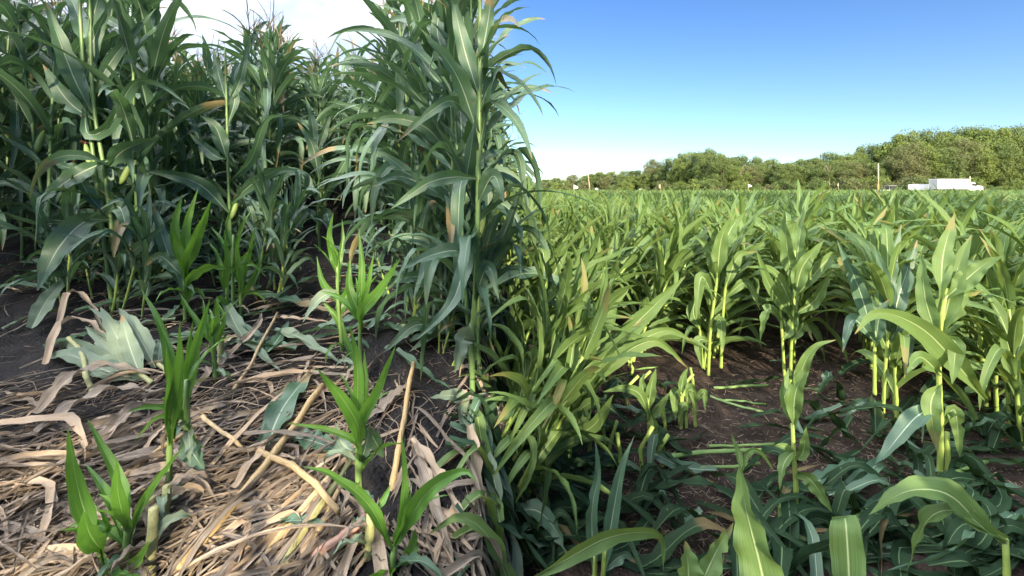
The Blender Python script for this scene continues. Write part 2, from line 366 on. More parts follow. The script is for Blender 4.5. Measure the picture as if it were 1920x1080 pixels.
def corn(rng, style, res=1):
    """returns (stalk, leaves[list of grids+rnd], tassel, ear) in plant space"""
    nc, nr = {2: (7, 17), 1: (5, 11), 0: (3, 7)}[res]
    pl = rng.uniform(0, 6.28); leaves = []
    if style == 'tall':
        H = rng.uniform(1.98, 2.3); n = 15
        path = np.array([(math.sin(q*2)*.02, math.sin(q*3+1)*.02, q*H) for q in np.linspace(0, 1, 6)])
        zs = np.linspace(.14, .97, n)**.95
        for i, q in enumerate(zs):
            az = pl+PI*(i % 2)+rng.normal(0, .45); up = q**1.6
            L = .52+.50*math.sin(PI*min(1, q*.78+.12))*rng.uniform(.75, 1.05)
            if q > .8: L *= .8-.9*(q-.8)
            e0 = rng.normal(.85+.5*up, .12); dr = rng.uniform(1.2, 3.0)*(1-.55*up)
            kink = (rng.uniform(.3, .7), rng.uniform(.7, 1.9)) if rng.uniform() < .5*(1-.45*up) else None
            p0 = np.array([np.interp(q*H, path[:, 2], path[:, j]) for j in range(3)])
            P, S = phys(p0, az, e0, L, dr, nr, rng.uniform(1.2, 2), rng.normal(0, .35), kink)
            leaves.append((leaf_grid(P, S, rng.uniform(.078, .105), rng, nc, 1.1, .28, rng.uniform(.12, .35), rng.normal(0, .9)), rng.uniform()))
        ta = tassel_mb(path[-1], rng, .46, 8 if res else 5, 4 if res else 3); nod = 12; r0, r1 = .0135, .006
        ear = ear_mbs(np.array((math.cos(pl)*.014, math.sin(pl)*.014, H*rng.uniform(.42, .5))), pl, rng) if rng.uniform() < .6 and res else None
    else:
        H = rng.uniform(.82, 1.0); n = 13
        path = np.array([(math.sin(q*2)*.015, math.sin(q*3+1)*.015, q*H) for q in np.linspace(0, 1, 5)])
        zs = np.linspace(.16, 1.0, n)
        for i, q in enumerate(zs):
            az = pl+PI*(i % 2)+rng.normal(0, .5); up = q**1.7
            L = (.36+.38*math.sin(PI*min(1, q*.7+.14)))*rng.uniform(.8, 1.1)
            e0 = rng.normal(.98+.45*up, .12); dr = rng.uniform(1.0, 2.5)*(1-.7*up)
            kink = (rng.uniform(.4, .75), rng.uniform(.6, 1.5)) if rng.uniform() < .3 else None
            p0 = np.array([np.interp(q*H, path[:, 2], path[:, j]) for j in range(3)])
            P, S = phys(p0, az, min(e0, 1.5), L, dr, nr, rng.uniform(1.3, 2.2), rng.normal(0, .3), kink)
            leaves.append((leaf_grid(P, S, rng.uniform(.065, .092), rng, nc, 1.1, .3, rng.uniform(.1, .3), rng.normal(0, .8)), rng.uniform()))
        ta = None; ear = None; nod = 7; r0, r1 = .0125, .008
    st = stalk_mb(path, r0, r1, nod, rng, {2: 9, 1: 6, 0: 3}[res]) if res else None
    if not res:
        st = MB(); st.tube(path[::2], (r0, r1) if len(path[::2]) == 2 else r0, 3, .5, 0, False)
    return st, leaves, ta, ear
def make_proto(name, style, seed, label, group, detail):
    rng = np.random.default_rng(seed); st, lv, ta, ear = corn(rng, style, 2 if detail else 1)
    root = thing(name, label, 'corn plant', (0, 0, 0), group)
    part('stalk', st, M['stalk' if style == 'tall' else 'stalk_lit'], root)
    lm = M['tall' if style == 'tall' else 'short']
    if detail:
        for G, r in lv:
            m = MB(); m.grid(G, r); part('leaf', m, lm, root)
    else:
        m = MB()
        for G, r in lv: m.grid(G, r)
        part('foliage', m, lm, root)
    if ta: part('tassel', ta, M['tassel'], root)
    if ear:
        e = part('ear', ear[0], M['husk'], root); KIDS.setdefault(e.name, [])
        sk = ear[1].build('silk', M['silk'], e); KIDS[e.name].append(sk)
    return root
def lod_data(style, seed):
    rng = np.random.default_rng(seed); st, lv, ta, ear = corn(rng, style, 0)
    m = MB()
    for G, r in lv: m.grid(G, r, 0)
    V, Q, UV, RN, MI = st.data(); m.raw(V, Q, UV, RN, 1)
    if ta: V, Q, UV, RN, MI = ta.data(); m.raw(V, Q, UV, RN, 2)
    return m.data()
def stuff_field(name, spots, style, seed, label, mats, nvar=8):
    rng = np.random.default_rng(seed); D = [lod_data(style, seed*31+i) for i in range(nvar)]; out = MB()
    for (x, y, z, s, tilt) in spots:
        V, Q, UV, RN, MI = D[rng.integers(nvar)]; a = rng.uniform(0, 6.28); c, q = math.cos(a), math.sin(a)
        P = V*s; P = np.stack((P[:, 0]*c-P[:, 1]*q, P[:, 0]*q+P[:, 1]*c, P[:, 2]), -1); P[:, 0] += P[:, 2]*tilt
        out.v.append(P+np.array((x, y, z))); out.f.append(Q+out.n); out.uv.append(UV); out.rn.append((RN+rng.uniform()) % 1); out.mi.append(MI); out.n += len(V)
    o = out.build(name, mats); tag(o, label, 'corn', None, 'stuff'); return o
# ------------------------------------------------------------------ left field: tall corn in rows
rnd = random.Random(11)
LT = (575-CX)/F; d9 = F*LH/700.0
def lrow_x0(k): return (675+355*k-CX)/F*d9-LT*d9
tall = []
for k in range(-34, 12):
    x0 = lrow_x0(k); d = 1.6+rnd.random()*.1
    while d < 17:
        d += rnd.uniform(.11, .175); x = x0+LT*d+rnd.gauss(0, .025); y = d+rnd.gauss(0, .02)
        by = 200+F*LH/y; px = CX+F*x/y
        lim = {0: 425, -1: 455, 1: 720, -2: 560, 2: 720}.get(k, 575 if k < 0 else 700)
        if by > lim or px < -260 or px > 925-rnd.random()*25: continue
        if k == 0 and rnd.random() < .3: continue
        tall.append((x, y, float(ground_z(x, y)), d))
tall.sort(key=lambda t: t[3])
TG = 'standing tall corn at the back of the left plot'
tl = 'tall dark blue-green corn plant with arching leaves standing in the dense rows'
pd = [make_proto('tall_corn_plant', 'tall', 100+i, tl, TG, True) for i in range(9)]
pf_ = [make_proto('tall_corn_plant', 'tall', 200+i, tl, TG, False) for i in range(9)]
def hscale(x, y):
    px = CX+F*x/max(y, .1)
    if 895 < px < 1015 and y < 9: return .78
    if px > 930: return 1.0
    if 300 < px < 478: return .80 if y < 7 else .88
    if 590 < px < 745: return .84 if y < 7.5 else .78
    return 1.0 if y < 8 else .92
def scatter(protos, spots, tiltf, rs, smin, smax):
    used = set()
    for (x, y, z, d) in spots:
        hs = hscale(x, y)
        i = rs.randrange(len(protos)); p = protos[i]; s = rs.uniform(smin, smax)*hs; rot = (rs.gauss(0, .05), tiltf(x, y, rs), rs.uniform(0, 6.28))
        q = (Matrix.Rotation(rot[1], 3, 'Y') @ Matrix.Rotation(rot[0], 3, 'X') @ Matrix.Rotation(rot[2], 3, 'Z')).to_euler()
        if i not in used:
            used.add(i); p.location = (x, y, z); p.rotation_euler = q; p.scale = (s,)*3
        else: dup(p, (x, y, z), q, s)
tt = lambda x, y, r: r.gauss(0, .05)
scatter(pd, tall[:85], tt, rnd, .98, 1.16)
scatter(pf_, tall[85:290], tt, rnd, .98, 1.16)
stuff_field('tall_corn_rows', [(x, y, z, rnd.uniform(.95, 1.15)*hscale(x, y), rnd.gauss(0, .05)) for (x, y, z, d) in tall[290:]], 'tall', 7, 'mass of tall corn rows behind the nearest tall plants', [M['tall'], M['stalk'], M['tassel']])
# ------------------------------------------------------------------ right field: shorter sunlit corn in rows
RT = (1485-CX)/F; d7 = F*CAMH/345.0
def rrow_x0(m): return (1325+157*m-CX)/F*d7-RT*d7
short = []
for m in range(-45, 60):
    x0 = rrow_x0(m); d = 1.55+rnd.random()*.1
    while d < 34:
        d += rnd.uniform(.11, .165)*(1 if d < 9 else 1.25); x = x0+RT*d+rnd.gauss(0, .02); y = d+rnd.gauss(0, .02)
        by = CY+F*CAMH/y; px = CX+F*x/y
        lim = {0: 700, 1: 690, -1: 690, -2: 700, 2: 800}.get(m, 700 if m < 0 else 860)
        if by > lim or px > 2400: continue
        edge = 915 if y < 9 else 900
        if px < edge+rnd.random()*20: continue
        if y < 5 and px < 1000 and rnd.random() < .4: continue
        short.append((x, y, float(ground_z(x, y)), d))
for i in range(13):                                        # volunteers between the two plots
    px = rnd.uniform(905, 985); by = 640+400*rnd.random(); q = gr(px, by)
    short.append((q[0], q[1], q[2], q[1]))
short.sort(key=lambda t: t[3])
SG = 'standing shorter corn of the right plot'
sl_ = 'waist-high light green corn plant standing in the sunlit rows of the right plot'
sd = [make_proto('corn_plant', 'short', 300+i, sl_, SG, True) for i in range(9)]
sf = [make_proto('corn_plant', 'short', 400+i, sl_, SG, False) for i in range(9)]
def lean(x, y, r):
    px = CX+F*x/y; by = CY+F*CAMH/y
    return (r.gauss(.42, .1) if px < 1300 and by > 520 else r.gauss(.12, .12) if px < 1350 else r.gauss(.03, .09))
scatter(sd, short[:90], lean, rnd, .92, 1.22)
scatter(sf, short[90:290], lean, rnd, .9, 1.22)
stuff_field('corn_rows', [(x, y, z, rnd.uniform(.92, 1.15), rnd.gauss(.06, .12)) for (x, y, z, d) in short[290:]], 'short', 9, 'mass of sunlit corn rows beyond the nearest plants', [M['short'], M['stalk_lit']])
far = []
rr = np.random.default_rng(3)
for i in range(15000):
    y = 1/rr.uniform(1/118., 1/32.); y = rr.choice((y, rr.uniform(32, 110))); px = rr.uniform(820, 2100); x = (px-CX)/F*y
    s = rr.uniform(.82, 1.16); far.append((x, y, float(ground_z(x, y)), s, rr.normal(.05, .2)))
stuff_field('distant_corn', far, 'short', 13, 'far sunlit corn canopy reaching to the tree line', [M['short'], M['stalk_lit']], 6)
# corn standing behind the camera, the source of the shade across the right foreground
bk = []
for m in range(-5, 20):
    x0 = -1.2+.5*m
    y = -1.8+rnd.random()*.1
    while y > -5.5:
        x = x0-RT*(-y)*.2+rnd.gauss(0, .04); bk.append((x, y, 0.0, rnd.uniform(1.3, 1.5), rnd.gauss(0, .06))); y -= rnd.uniform(.09, .14)
stuff_field('corn_rows', [b for b in bk if b[0] > .2], 'short', 17, 'corn rows behind the viewpoint', [M['short'], M['stalk_lit']])
DG = 'low damaged corn among the standing stalks of the left plot'
dl = 'low damaged dark green corn plant tangled between tall stalks of the left plot'
dm = [make_proto('damaged_corn_plant', 'short', 700+i, dl, DG, True) for i in range(5)]
for r_ in dm:
    for c_ in KIDS[r_.name]:
        if c_.name.startswith('leaf'): c_.data.materials[0] = M['tall']
spots = []
while len(spots) < 62:
    if rnd.random() < .7: q = (rnd.uniform(60, 545), rnd.uniform(425, 600))
    else: q = (rnd.uniform(735, 915), rnd.uniform(450, 690))
    if 290 < q[0] < 480 and q[1] > 560: continue
    P = gl(*q); spots.append((P[0], P[1], P[2], P[1]))
scatter(dm, spots, lambda x, y, r: r.gauss(0, .3), rnd, .5, .85)
# ------------------------------------------------------------------ hero plants
def hero(name, label, cat, base, stalks, leaves, mat, smat, seed, d, group=None, wscale=1.0, r0=.012, ears=(), basal=0):
    """stalks: pixel polylines; leaves: (pixel points, width px, depth drift, roll); all at the plant's own distance d"""
    rng = np.random.default_rng(seed); o = thing(name, label, cat, tuple(base), group); b = np.asarray(base)
    for s in stalks:
        pts = np.array([W(x, y, d)-b for x, y in s]); pts[:, 1] += 0
        path = lagr(pts, 8); L = np.linalg.norm(np.diff(path, axis=0), axis=1).sum()
        part('stalk', stalk_mb(path, r0, r0*.72, max(2, int(L/.14)), rng), M[smat], o)
    for lf in leaves:
        pts, w = lf[0], lf[1]; dd = lf[2] if len(lf) > 2 else rng.uniform(-.12, .12); roll = lf[3] if len(lf) > 3 else rng.uniform(-.5, .5)
        m_ = lf[4] if len(lf) > 4 else mat
        if m_ == 'young' and d > 1.6: pts = [(pts[0][0]+(stalks[0][0][0]-pts[0][0])*.3, pts[0][1]+75/d)]+list(pts)   # the sheath hugging the stalk below the blade
        n = len(pts); P = np.array([W(x, y, d+dd*i/(n-1)) for i, (x, y) in enumerate(pts)])
        G = hero_leaf(P, w/F*d*wscale*(.86 if m_ == 'young' else 1), rng, roll, 22, 11, fold0=1.15, fold1=.5 if m_ == 'young' else .32, wave=rng.uniform(.14, .34), twist=rng.normal(0, .5), pf=(lambda s: (.34+.66*sstep(0, .42, s))*np.clip(1-s**1.9, 0, 1)**.9))-b
        m = MB(); m.grid(G, rng.uniform()); part('leaf', m, M[m_], o)
    for j in range(3 if basal else 0):                     # inner leaves of the whorl
        q = stalks[rng.integers(len(stalks))][-1]; p0 = W(q[0], q[1]+rng.uniform(0, 25), d)-b
        P, S = phys(p0, rng.uniform(0, 6.28), rng.uniform(1.05, 1.45), rng.uniform(.14, .26), rng.uniform(.3, 1.3), 16)
        m = MB(); m.grid(leaf_grid(P, S, rng.uniform(.028, .042), rng, 7, 1.2, .6, .2, rng.normal(0, .5)), rng.uniform()); part('leaf', m, M['young'], o)
    for j in range(basal):                                # old withered leaves at the foot
        q = stalks[0]; t = rng.uniform(.05, .5); i = rng.integers(len(stalks)); q = stalks[i]
        p0 = W(*(np.array(q[0])*(1-t)+np.array(q[-1])*t), d)-b
        P, S = phys(p0, rng.uniform(0, 6.28), rng.uniform(.3, 1.2), rng.uniform(.12, .26), rng.uniform(1.5, 2.8), 14)
        m = MB(); m.grid(leaf_grid(P, S, rng.uniform(.025, .045), rng, 7, 1.1, .5, .4, rng.normal(0, .8)), rng.uniform()); part('leaf', m, M[('dry', 'wilt', 'young', 'tall')[j % 4]], o, ('withered dry leaf', None, None, None)[j % 4])
    for (x, y, az, L, tilt) in ears:
        hb, sb = ear_mbs(W(x, y, d)-b, az, rng, L, tilt); e = part('ear', hb, M['husk'], o); KIDS.setdefault(e.name, [])
        sb.build('silk', M['silk'], e)
    return o
YG = None
def young(label, bx, by, stalks, leaves, seed, mat='young', **kw):
    b = gl(bx, by); return hero('young_corn_plant', label, 'young corn', b, stalks, leaves, mat, 'ystalk', seed, b[1], YG, basal=4, **kw)
young('broad-leaved regrown corn plant in the bottom left corner beside a pale green stalk', 236, 1072,
  [[(236, 1074), (238, 1010), (240, 985)], [(188, 1078), (186, 1030)]],
  [([(240, 1000), (226, 910), (163, 784)], 34, .1, .1), ([(240, 995), (222, 930), (219, 862)], 36, -.1, 0), ([(187, 1030), (150, 930), (127, 803)], 48, 0, .2),
   ([(190, 1032), (168, 1000), (157, 958)], 56, -.1, 0), ([(226, 1010), (205, 935), (160, 868)], 28, .1, .3), ([(242, 1020), (256, 965), (290, 905), (345, 835)], 24, .1, .3),
   ([(236, 1065), (262, 1048), (283, 1012)], 34, -.1, .2), ([(186, 1032), (205, 1075), (275, 1082)], 34, -.1, -.4), ([(188, 1020), (200, 985), (178, 945)], 16, 0, .3)], 1)
young('twin-stemmed regrown corn plant with ribbed leaves amid dry litter at left', 318, 925,
  [[(317, 925), (318, 850), (321, 780)], [(352, 830), (350, 760), (350, 712)]],
  [([(319, 790), (318, 730), (310, 652)], 32, -.1, 0), ([(322, 788), (338, 700), (338, 602)], 36, -.1, 0), ([(321, 730), (305, 620), (264, 540)], 26, .15, .2),
   ([(328, 760), (320, 660), (297, 604)], 22, .1, .3), ([(352, 730), (366, 650), (394, 560)], 34, .1, .1), ([(350, 740), (352, 660), (362, 600)], 26, .1, .3), ([(322, 785), (290, 785), (252, 828)], 16, -.1, .4),
   ([(343, 822), (362, 850), (384, 884)], 44, -.05, .1, 'tall'), ([(330, 780), (345, 690), (370, 640)], 24, .1, .2), ([(352, 800), (365, 830), (385, 840)], 18, .1, .2)], 2)
young('bright green regrown corn plant with five spreading leaves standing alone right of centre', 673, 945,
  [[(673, 947), (672, 870), (672, 795)]],
  [([(672, 800), (640, 745), (594, 690)], 42, -.15, 0), ([(669, 790), (670, 690), (655, 608)], 34, .05, 0), ([(676, 795), (712, 725), (743, 645)], 32, -.1, .1),
   ([(674, 790), (684, 720), (683, 655)], 30, .1, .2), ([(670, 832), (615, 806), (538, 793)], 19, -.1, .3), ([(680, 790), (705, 830), (719, 858)], 34, .1, .2, 'tall'), ([(668, 850), (640, 830), (628, 790)], 24, .1, .4, 'wilt'), ([(676, 870), (690, 820), (694, 790)], 26, 0, .2, 'tall')], 3, r0=.0145)
young('low regrown corn plant with two long sideways leaves at the bottom edge', 735, 1085,
  [[(735, 1090), (737, 1050), (742, 1020)]],
  [([(738, 1035), (690, 945), (620, 890), (566, 874)], 34, -.1, .1), ([(742, 1015), (758, 920), (752, 806)], 24, .05, .1), ([(746, 1015), (800, 925), (868, 884), (893, 905)], 50, -.1, 0),
   ([(745, 1010), (763, 960), (770, 922)], 22, 0, .1), ([(744, 1060), (772, 1035), (779, 990)], 44, .05, .1), ([(738, 1025), (755, 990), (760, 950)], 30, -.05, 0), ([(705, 960), (722, 930), (732, 908)], 20, .05, 0), ([(735, 1082), (715, 1072), (690, 1080)], 26, -.1, 0)], 4)
young('regrown corn plant with four spear-like bright leaves behind the lone one right of centre', 675, 720,
  [[(676, 722), (675, 650), (675, 578)]],
  [([(674, 590), (655, 540), (656, 480)], 30, .1, 0), ([(676, 580), (679, 500), (673, 428)], 24, .1, 0), ([(679, 580), (692, 520), (701, 472)], 18, 0, .1), ([(678, 585), (712, 545), (751, 484)], 34, -.1, 0), ([(674, 600), (640, 560), (600, 545)], 20, .1, .3), ([(676, 690), (650, 640), (640, 590)], 22, .1, .2)], 5)
young('thin ragged regrown corn plant with torn pale leaves amid the broken rows', 642, 660,
  [[(642, 662), (634, 570), (632, 490)]],
  [([(632, 505), (618, 445), (625, 398)], 22, 0, 0), ([(635, 500), (642, 450), (641, 410)], 18, .1, .2), ([(638, 580), (652, 545), (655, 504)], 36, .1, 0), ([(630, 560), (606, 530), (594, 480)], 22, .1, .3), ([(634, 545), (600, 560), (568, 604)], 28, -.15, .2, 'wilt'), ([(634, 600), (615, 575), (598, 560)], 18, 0, .2)], 6)
young('leafy vivid green regrown corn plant in front of the twin-stalked tall plant', 347, 605,
  [[(347, 607), (346, 550), (345, 480)]],
  [([(343, 495), (328, 430), (342, 362)], 32, .1, 0), ([(346, 490), (352, 420), (372, 352)], 26, .1, .1), ([(350, 495), (372, 435), (396, 374)], 34, -.1, 0), ([(352, 525), (385, 500), (415, 500), (440, 508)], 28, -.1, .2), ([(342, 545), (308, 455), (288, 385)], 42, .1, .1, 'tall'),
   ([(345, 500), (330, 450), (318, 415)], 26, -.1, .1), ([(344, 520), (300, 480), (270, 500)], 30, -.1, .3, 'tall'), ([(348, 560), (370, 545), (385, 560)], 24, 0, .2)], 7)
young('bushy regrown corn plant with many narrow upright leaves left of the dark open furrow', 438, 600,
  [[(438, 602), (436, 520), (438, 440)], [(452, 600), (450, 530)], [(428, 605), (424, 540)]],
  [([(438, 470), (425, 420), (440, 372)], 16, .1, .1), ([(438, 480), (452, 430), (470, 395)], 16, .1, .2), ([(437, 500), (415, 450), (395, 425)], 16, .1, .2), ([(450, 540), (468, 470), (480, 420)], 18, 0, .2), ([(424, 550), (408, 480), (390, 452)], 18, .1, .2),
   ([(450, 530), (445, 470), (452, 430)], 16, -.1, .2), ([(438, 500), (460, 480), (482, 452)], 15, 0, .2), ([(424, 540), (426, 480), (420, 430)], 18, 0, .1), ([(450, 560), (480, 510), (490, 470)], 18, .1, .2), ([(428, 580), (410, 560), (398, 600)], 20, -.1, .3), ([(438, 510), (470, 495), (500, 520)], 16, 0, .3)], 8)
young('small narrow-leaved regrown corn plant between the wilted plant top and the lying leaf', 405, 712,
  [[(405, 712), (400, 660), (398, 625)]],
  [([(399, 645), (360, 590), (334, 545)], 18, .1, .2), ([(400, 640), (408, 600), (407, 555)], 20, 0, .1), ([(402, 650), (420, 600), (404, 560)], 16, .1, .1), ([(400, 640), (385, 590), (380, 560)], 22, .1, .2), ([(402, 690), (395, 660), (375, 640)], 16, 0, .2)], 9)
# tall hero plants of the left plot
b = gl(215, 580)
hero('tall_corn_plant', 'twin-stalked tall corn plant at left with a pale ear and big bent leaf', 'corn plant', b,
  [[(211, 582), (194, 440), (176, 300), (160, 165), (150, 20), (148, -60)], [(224, 580), (211, 440), (193, 300), (174, 190), (170, 60), (168, -40)]],
  [([(172, 212), (134, 135), (84, 0)], 42, -.1, .1), ([(160, 170), (172, 85), (220, -20)], 34, .1, .2), ([(171, 185), (212, 110), (292, 16)], 26, .1, .3), ([(165, 110), (150, 40), (118, -40)], 34, .2, .2), ([(168, 60), (185, -10), (200, -80)], 34, .1, .1),
   ([(160, 180), (164, 250), (205, 235), (250, 158), (300, 158), (350, 195)], 28, -.2, .3), ([(205, 310), (235, 280), (300, 256)], 42, -.2, 0), ([(205, 300), (150, 325), (100, 358), (70, 385)], 36, -.3, .2), ([(203, 412), (160, 415), (110, 465), (70, 545)], 56, -.35, .1),
   ([(176, 225), (128, 190), (80, 120)], 36, -.1, .2), ([(178, 330), (130, 315), (80, 300)], 28, -.2, .4), ([(193, 400), (225, 390), (245, 470)], 30, -.15, .2), ([(206, 410), (170, 370), (140, 330), (95, 345)], 26, -.1, .3), ([(211, 490), (250, 470), (310, 420)], 26, -.25, .3)], 'tall', 'stalk', 21, b[1], None, 1.0, .0145, [(170, 312, 2.6, .22, 1.0), (226, 345, .6, .2, 1.2)])
b = gl(598, 470)
hero('tall_corn_plant', 'stunted dark corn plant with a brown-tipped ear at the dark furrow', 'corn plant', b,
  [[(600, 472), (596, 400), (598, 330), (590, 280)]],
  [([(598, 335), (585, 270), (558, 230)], 26, -.1, .1), ([(592, 290), (585, 230), (572, 180)], 22, .1, .2), ([(594, 290), (612, 235), (622, 200)], 18, .1, .1), ([(597, 390), (620, 350), (690, 230)], 22, -.2, .3), ([(598, 360), (560, 370), (545, 400)], 24, -.1, .3), ([(597, 420), (575, 400), (562, 440)], 26, -.1, .2), ([(598, 425), (612, 400), (622, 445)], 28, -.1, .2), ([(596, 380), (560, 325), (520, 345), (490, 365)], 26, -.1, .3)], 'tall', 'stalk', 22, b[1], None, 1, .013, [(596, 440, 1.9, .17, 1.4)])
b = gl(432, 540)
hero('tall_corn_plant', 'slender topless corn plant with a pale ear beside broad bent leaves left of the furrow', 'corn plant', b,
  [[(440, 542), (432, 430), (428, 330), (425, 200), (422, 90)]],
  [([(426, 300), (405, 240), (375, 215)], 32, -.1, .1), ([(425, 240), (440, 180), (410, 150), (385, 130)], 20, .1, .2), ([(432, 380), (480, 340), (520, 320), (562, 318)], 28, -.3, .3), ([(430, 400), (380, 350), (330, 330), (270, 320)], 34, -.3, .2), ([(424, 190), (410, 140), (400, 90)], 22, .1, .1), ([(424, 200), (450, 150), (470, 60)], 18, .1, .2),
   ([(430, 340), (470, 300), (500, 225), (545, 215)], 24, -.1, .3), ([(428, 300), (400, 290), (355, 250)], 26, .1, .2)], 'tall', 'stalk', 23, b[1], None, 1, .012, [(434, 410, .9, .2, 1.3)])
b = gl(889, 745)
hero('tall_corn_plant', 'tall corn plant at right edge of the left plot with pale broken lower leaves', 'corn plant', b,
  [[(886, 747), (884, 660), (892, 540), (896, 400), (898, 250), (900, 100), (900, -20)]],
  [([(894, 420), (868, 510), (845, 570), (783, 636)], 38, -.25, .1), ([(893, 480), (850, 470), (800, 482), (755, 505)], 34, -.2, .3), ([(893, 335), (850, 332), (800, 345), (732, 392)], 36, -.2, .2), ([(886, 640), (868, 635), (852, 700)], 42, -.2, .1, 'wilt'), ([(890, 760), (850, 742), (806, 746)], 34, -.1, .2, 'wilt'),
   ([(896, 250), (855, 140), (786, 52)], 46, -.3, .1), ([(897, 240), (850, 190), (800, 215), (742, 268)], 26, -.2, .2), ([(898, 180), (870, 90), (845, -20)], 40, 0, .2), ([(900, 120), (915, 40), (925, -40)], 36, -.1, .1), ([(896, 380), (925, 330), (945, 380)], 40, -.1, .2), ([(890, 560), (915, 500), (935, 560)], 40, -.1, .2), ([(900, 200), (930, 140), (955, 170)], 34, .1, .2)], 'tall', 'stalk', 24, b[1], None, 1, .0145)
b = gl(838, 650)
hero('tall_corn_plant', 'tall corn plant right of the furrow with a fat green ear and dark drooping leaves', 'corn plant', b,
  [[(838, 652), (846, 500), (850, 350), (848, 200), (845, 60), (842, -60)]],
  [([(850, 300), (800, 240), (738, 222), (688, 232)], 34, -.2, .2), ([(846, 150), (862, 200), (868, 280), (888, 338)], 40, -.25, .1), ([(850, 290), (790, 190), (728, 112)], 32, -.1, .1), ([(846, 180), (790, 110), (770, 20)], 30, .1, .2), ([(845, 120), (820, 60), (835, -30)], 34, .1, .1), ([(849, 380), (800, 350), (745, 330), (700, 350)], 36, -.2, .2), ([(850, 430), (810, 480), (775, 560)], 38, -.25, .1), ([(846, 480), (790, 450), (730, 440)], 34, -.1, .3), ([(842, 560), (790, 520), (720, 530)], 34, -.2, .3), ([(840, 620), (780, 610), (720, 660)], 30, -.2, .3), ([(846, 60), (870, 0), (880, -60)], 36, .1, .1), ([(849, 400), (720, 290), (700, 320)], 28, -.1, .2)], 'tall', 'stalk', 25, b[1], None, 1, .014, [(770, 365, 2.4, .2, 1.2)])
# hero plants of the right plot
def rplant(label, bx, by, stalks, leaves, seed, **kw):
    b = gr(bx, by); return hero('corn_plant', label, 'corn plant', b, stalks, leaves, kw.pop('mat', 'short'), 'stalk_lit', seed, b[1], None, **kw)
rplant('single broken-stalked corn plant with one bright upright leaf amid flattened leaves', 1491, 995,
  [[(1491, 998), (1493, 930), (1489, 860), (1486, 795)]],
  [([(1489, 802), (1492, 735), (1524, 672)], 36, -.05, .1), ([(1492, 760), (1505, 690), (1530, 650), (1568, 637)], 26, -.1, .3), ([(1488, 800), (1470, 740), (1478, 690)], 26, .1, .2), ([(1488, 845), (1470, 870), (1462, 920)], 26, -.1, .2), ([(1489, 860), (1505, 850), (1512, 800)], 24, -.05, .2), ([(1489, 930), (1475, 950), (1455, 1000)], 28, -.1, .2), ([(1490, 870), (1475, 840), (1450, 835)], 22, 0, .3), ([(1491, 890), (1520, 900), (1560, 960)], 34, -.1, .3)], 41)
rplant('tall slim sunlit corn plant above the single broken one, at the end of its row', 1480, 722,
  [[(1482, 724), (1484, 640), (1490, 540), (1490, 470)], [(1472, 722), (1466, 620), (1462, 560)]],
  [([(1490, 560), (1505, 500), (1545, 450)], 34, -.1, .1), ([(1489, 540), (1475, 460), (1470, 390)], 32, 0, .1), ([(1490, 520), (1500, 440), (1508, 385)], 34, .1, .1), ([(1487, 600), (1445, 540), (1418, 470)], 26, -.1, .2), ([(1489, 580), (1450, 510), (1400, 500)], 24, -.1, .3), ([(1489, 590), (1530, 560), (1560, 500)], 28, -.1, .3), ([(1464, 600), (1440, 580), (1425, 640)], 24, -.1, .3), ([(1485, 640), (1510, 610), (1525, 640)], 22, -.1, .3), ([(1489, 560), (1560, 480), (1585, 500), (1610, 550)], 26, -.1, .2), ([(1466, 640), (1485, 610), (1490, 560)], 26, 0, .1)], 42, r0=.0125)
rplant('sunlit corn plant with yellow-green stalks ending the row left of the bare strip', 1330, 705,
  [[(1328, 708), (1332, 620), (1345, 520), (1355, 450)], [(1352, 690), (1355, 600), (1362, 520)], [(1318, 690), (1312, 620), (1310, 580)]],
  [([(1345, 520), (1352, 450), (1372, 405)], 36, -.1, .1), ([(1350, 500), (1340, 430), (1325, 420)], 26, 0, .2), ([(1340, 560), (1315, 520), (1305, 600)], 28, -.1, .2), ([(1360, 540), (1385, 480), (1420, 470)], 26, 0, .2), ([(1358, 560), (1400, 530), (1425, 580)], 22, -.1, .3), ([(1334, 620), (1350, 600), (1356, 660)], 24, -.1, .2), ([(1313, 620), (1300, 580), (1320, 530)], 30, 0, .1), ([(1352, 480), (1370, 430), (1395, 400)], 30, .1, .1), ([(1330, 640), (1310, 640), (1316, 690)], 22, -.1, .2), ([(1345, 540), (1330, 470), (1300, 440)], 28, .1, .2)], 43, r0=.0135)
rplant('corn plant leaning hard right with long leaves at left of the right plot', 1020, 912,
  [[(1018, 915), (1040, 830), (1075, 760), (1110, 700)]],
  [([(1108, 705), (1170, 630), (1225, 575), (1285, 518)], 44, -.05, .1), ([(1090, 740), (1160, 670), (1230, 640), (1290, 690)], 34, .05, .3), ([(1060, 790), (1120, 700), (1190, 620)], 44, -.1, .1), ([(1040, 830), (1020, 700), (1080, 640), (1128, 622)], 46, -.15, .2), ([(1110, 700), (1180, 650), (1250, 620), (1300, 640)], 30, .15, .3), ([(1100, 720), (1130, 600), (1180, 540)], 38, .2, .2), ([(1045, 830), (1110, 800), (1150, 740)], 34, -.1, .3), ([(1030, 860), (1000, 760), (1010, 650)], 40, 0, .2)], 44, r0=.016)
rplant('corn plant with stiff upright leaves at the left edge of the right plot', 1050, 800,
  [[(1050, 802), (1052, 700), (1058, 620)]],
  [([(1057, 640), (1068, 560), (1088, 470)], 32, -.05, .1), ([(1058, 640), (1085, 580), (1110, 490)], 30, 0, .1), ([(1056, 650), (1030, 590), (1020, 540)], 34, 0, .2), ([(1056, 660), (1080, 600), (1130, 560)], 34, .1, .2), ([(1055, 680), (1100, 640), (1120, 560)], 36, -.1, .2), ([(1056, 640), (1045, 560), (1050, 480)], 30, .1, .1), ([(1054, 720), (1020, 690), (1000, 730)], 30, -.1, .3)], 45)
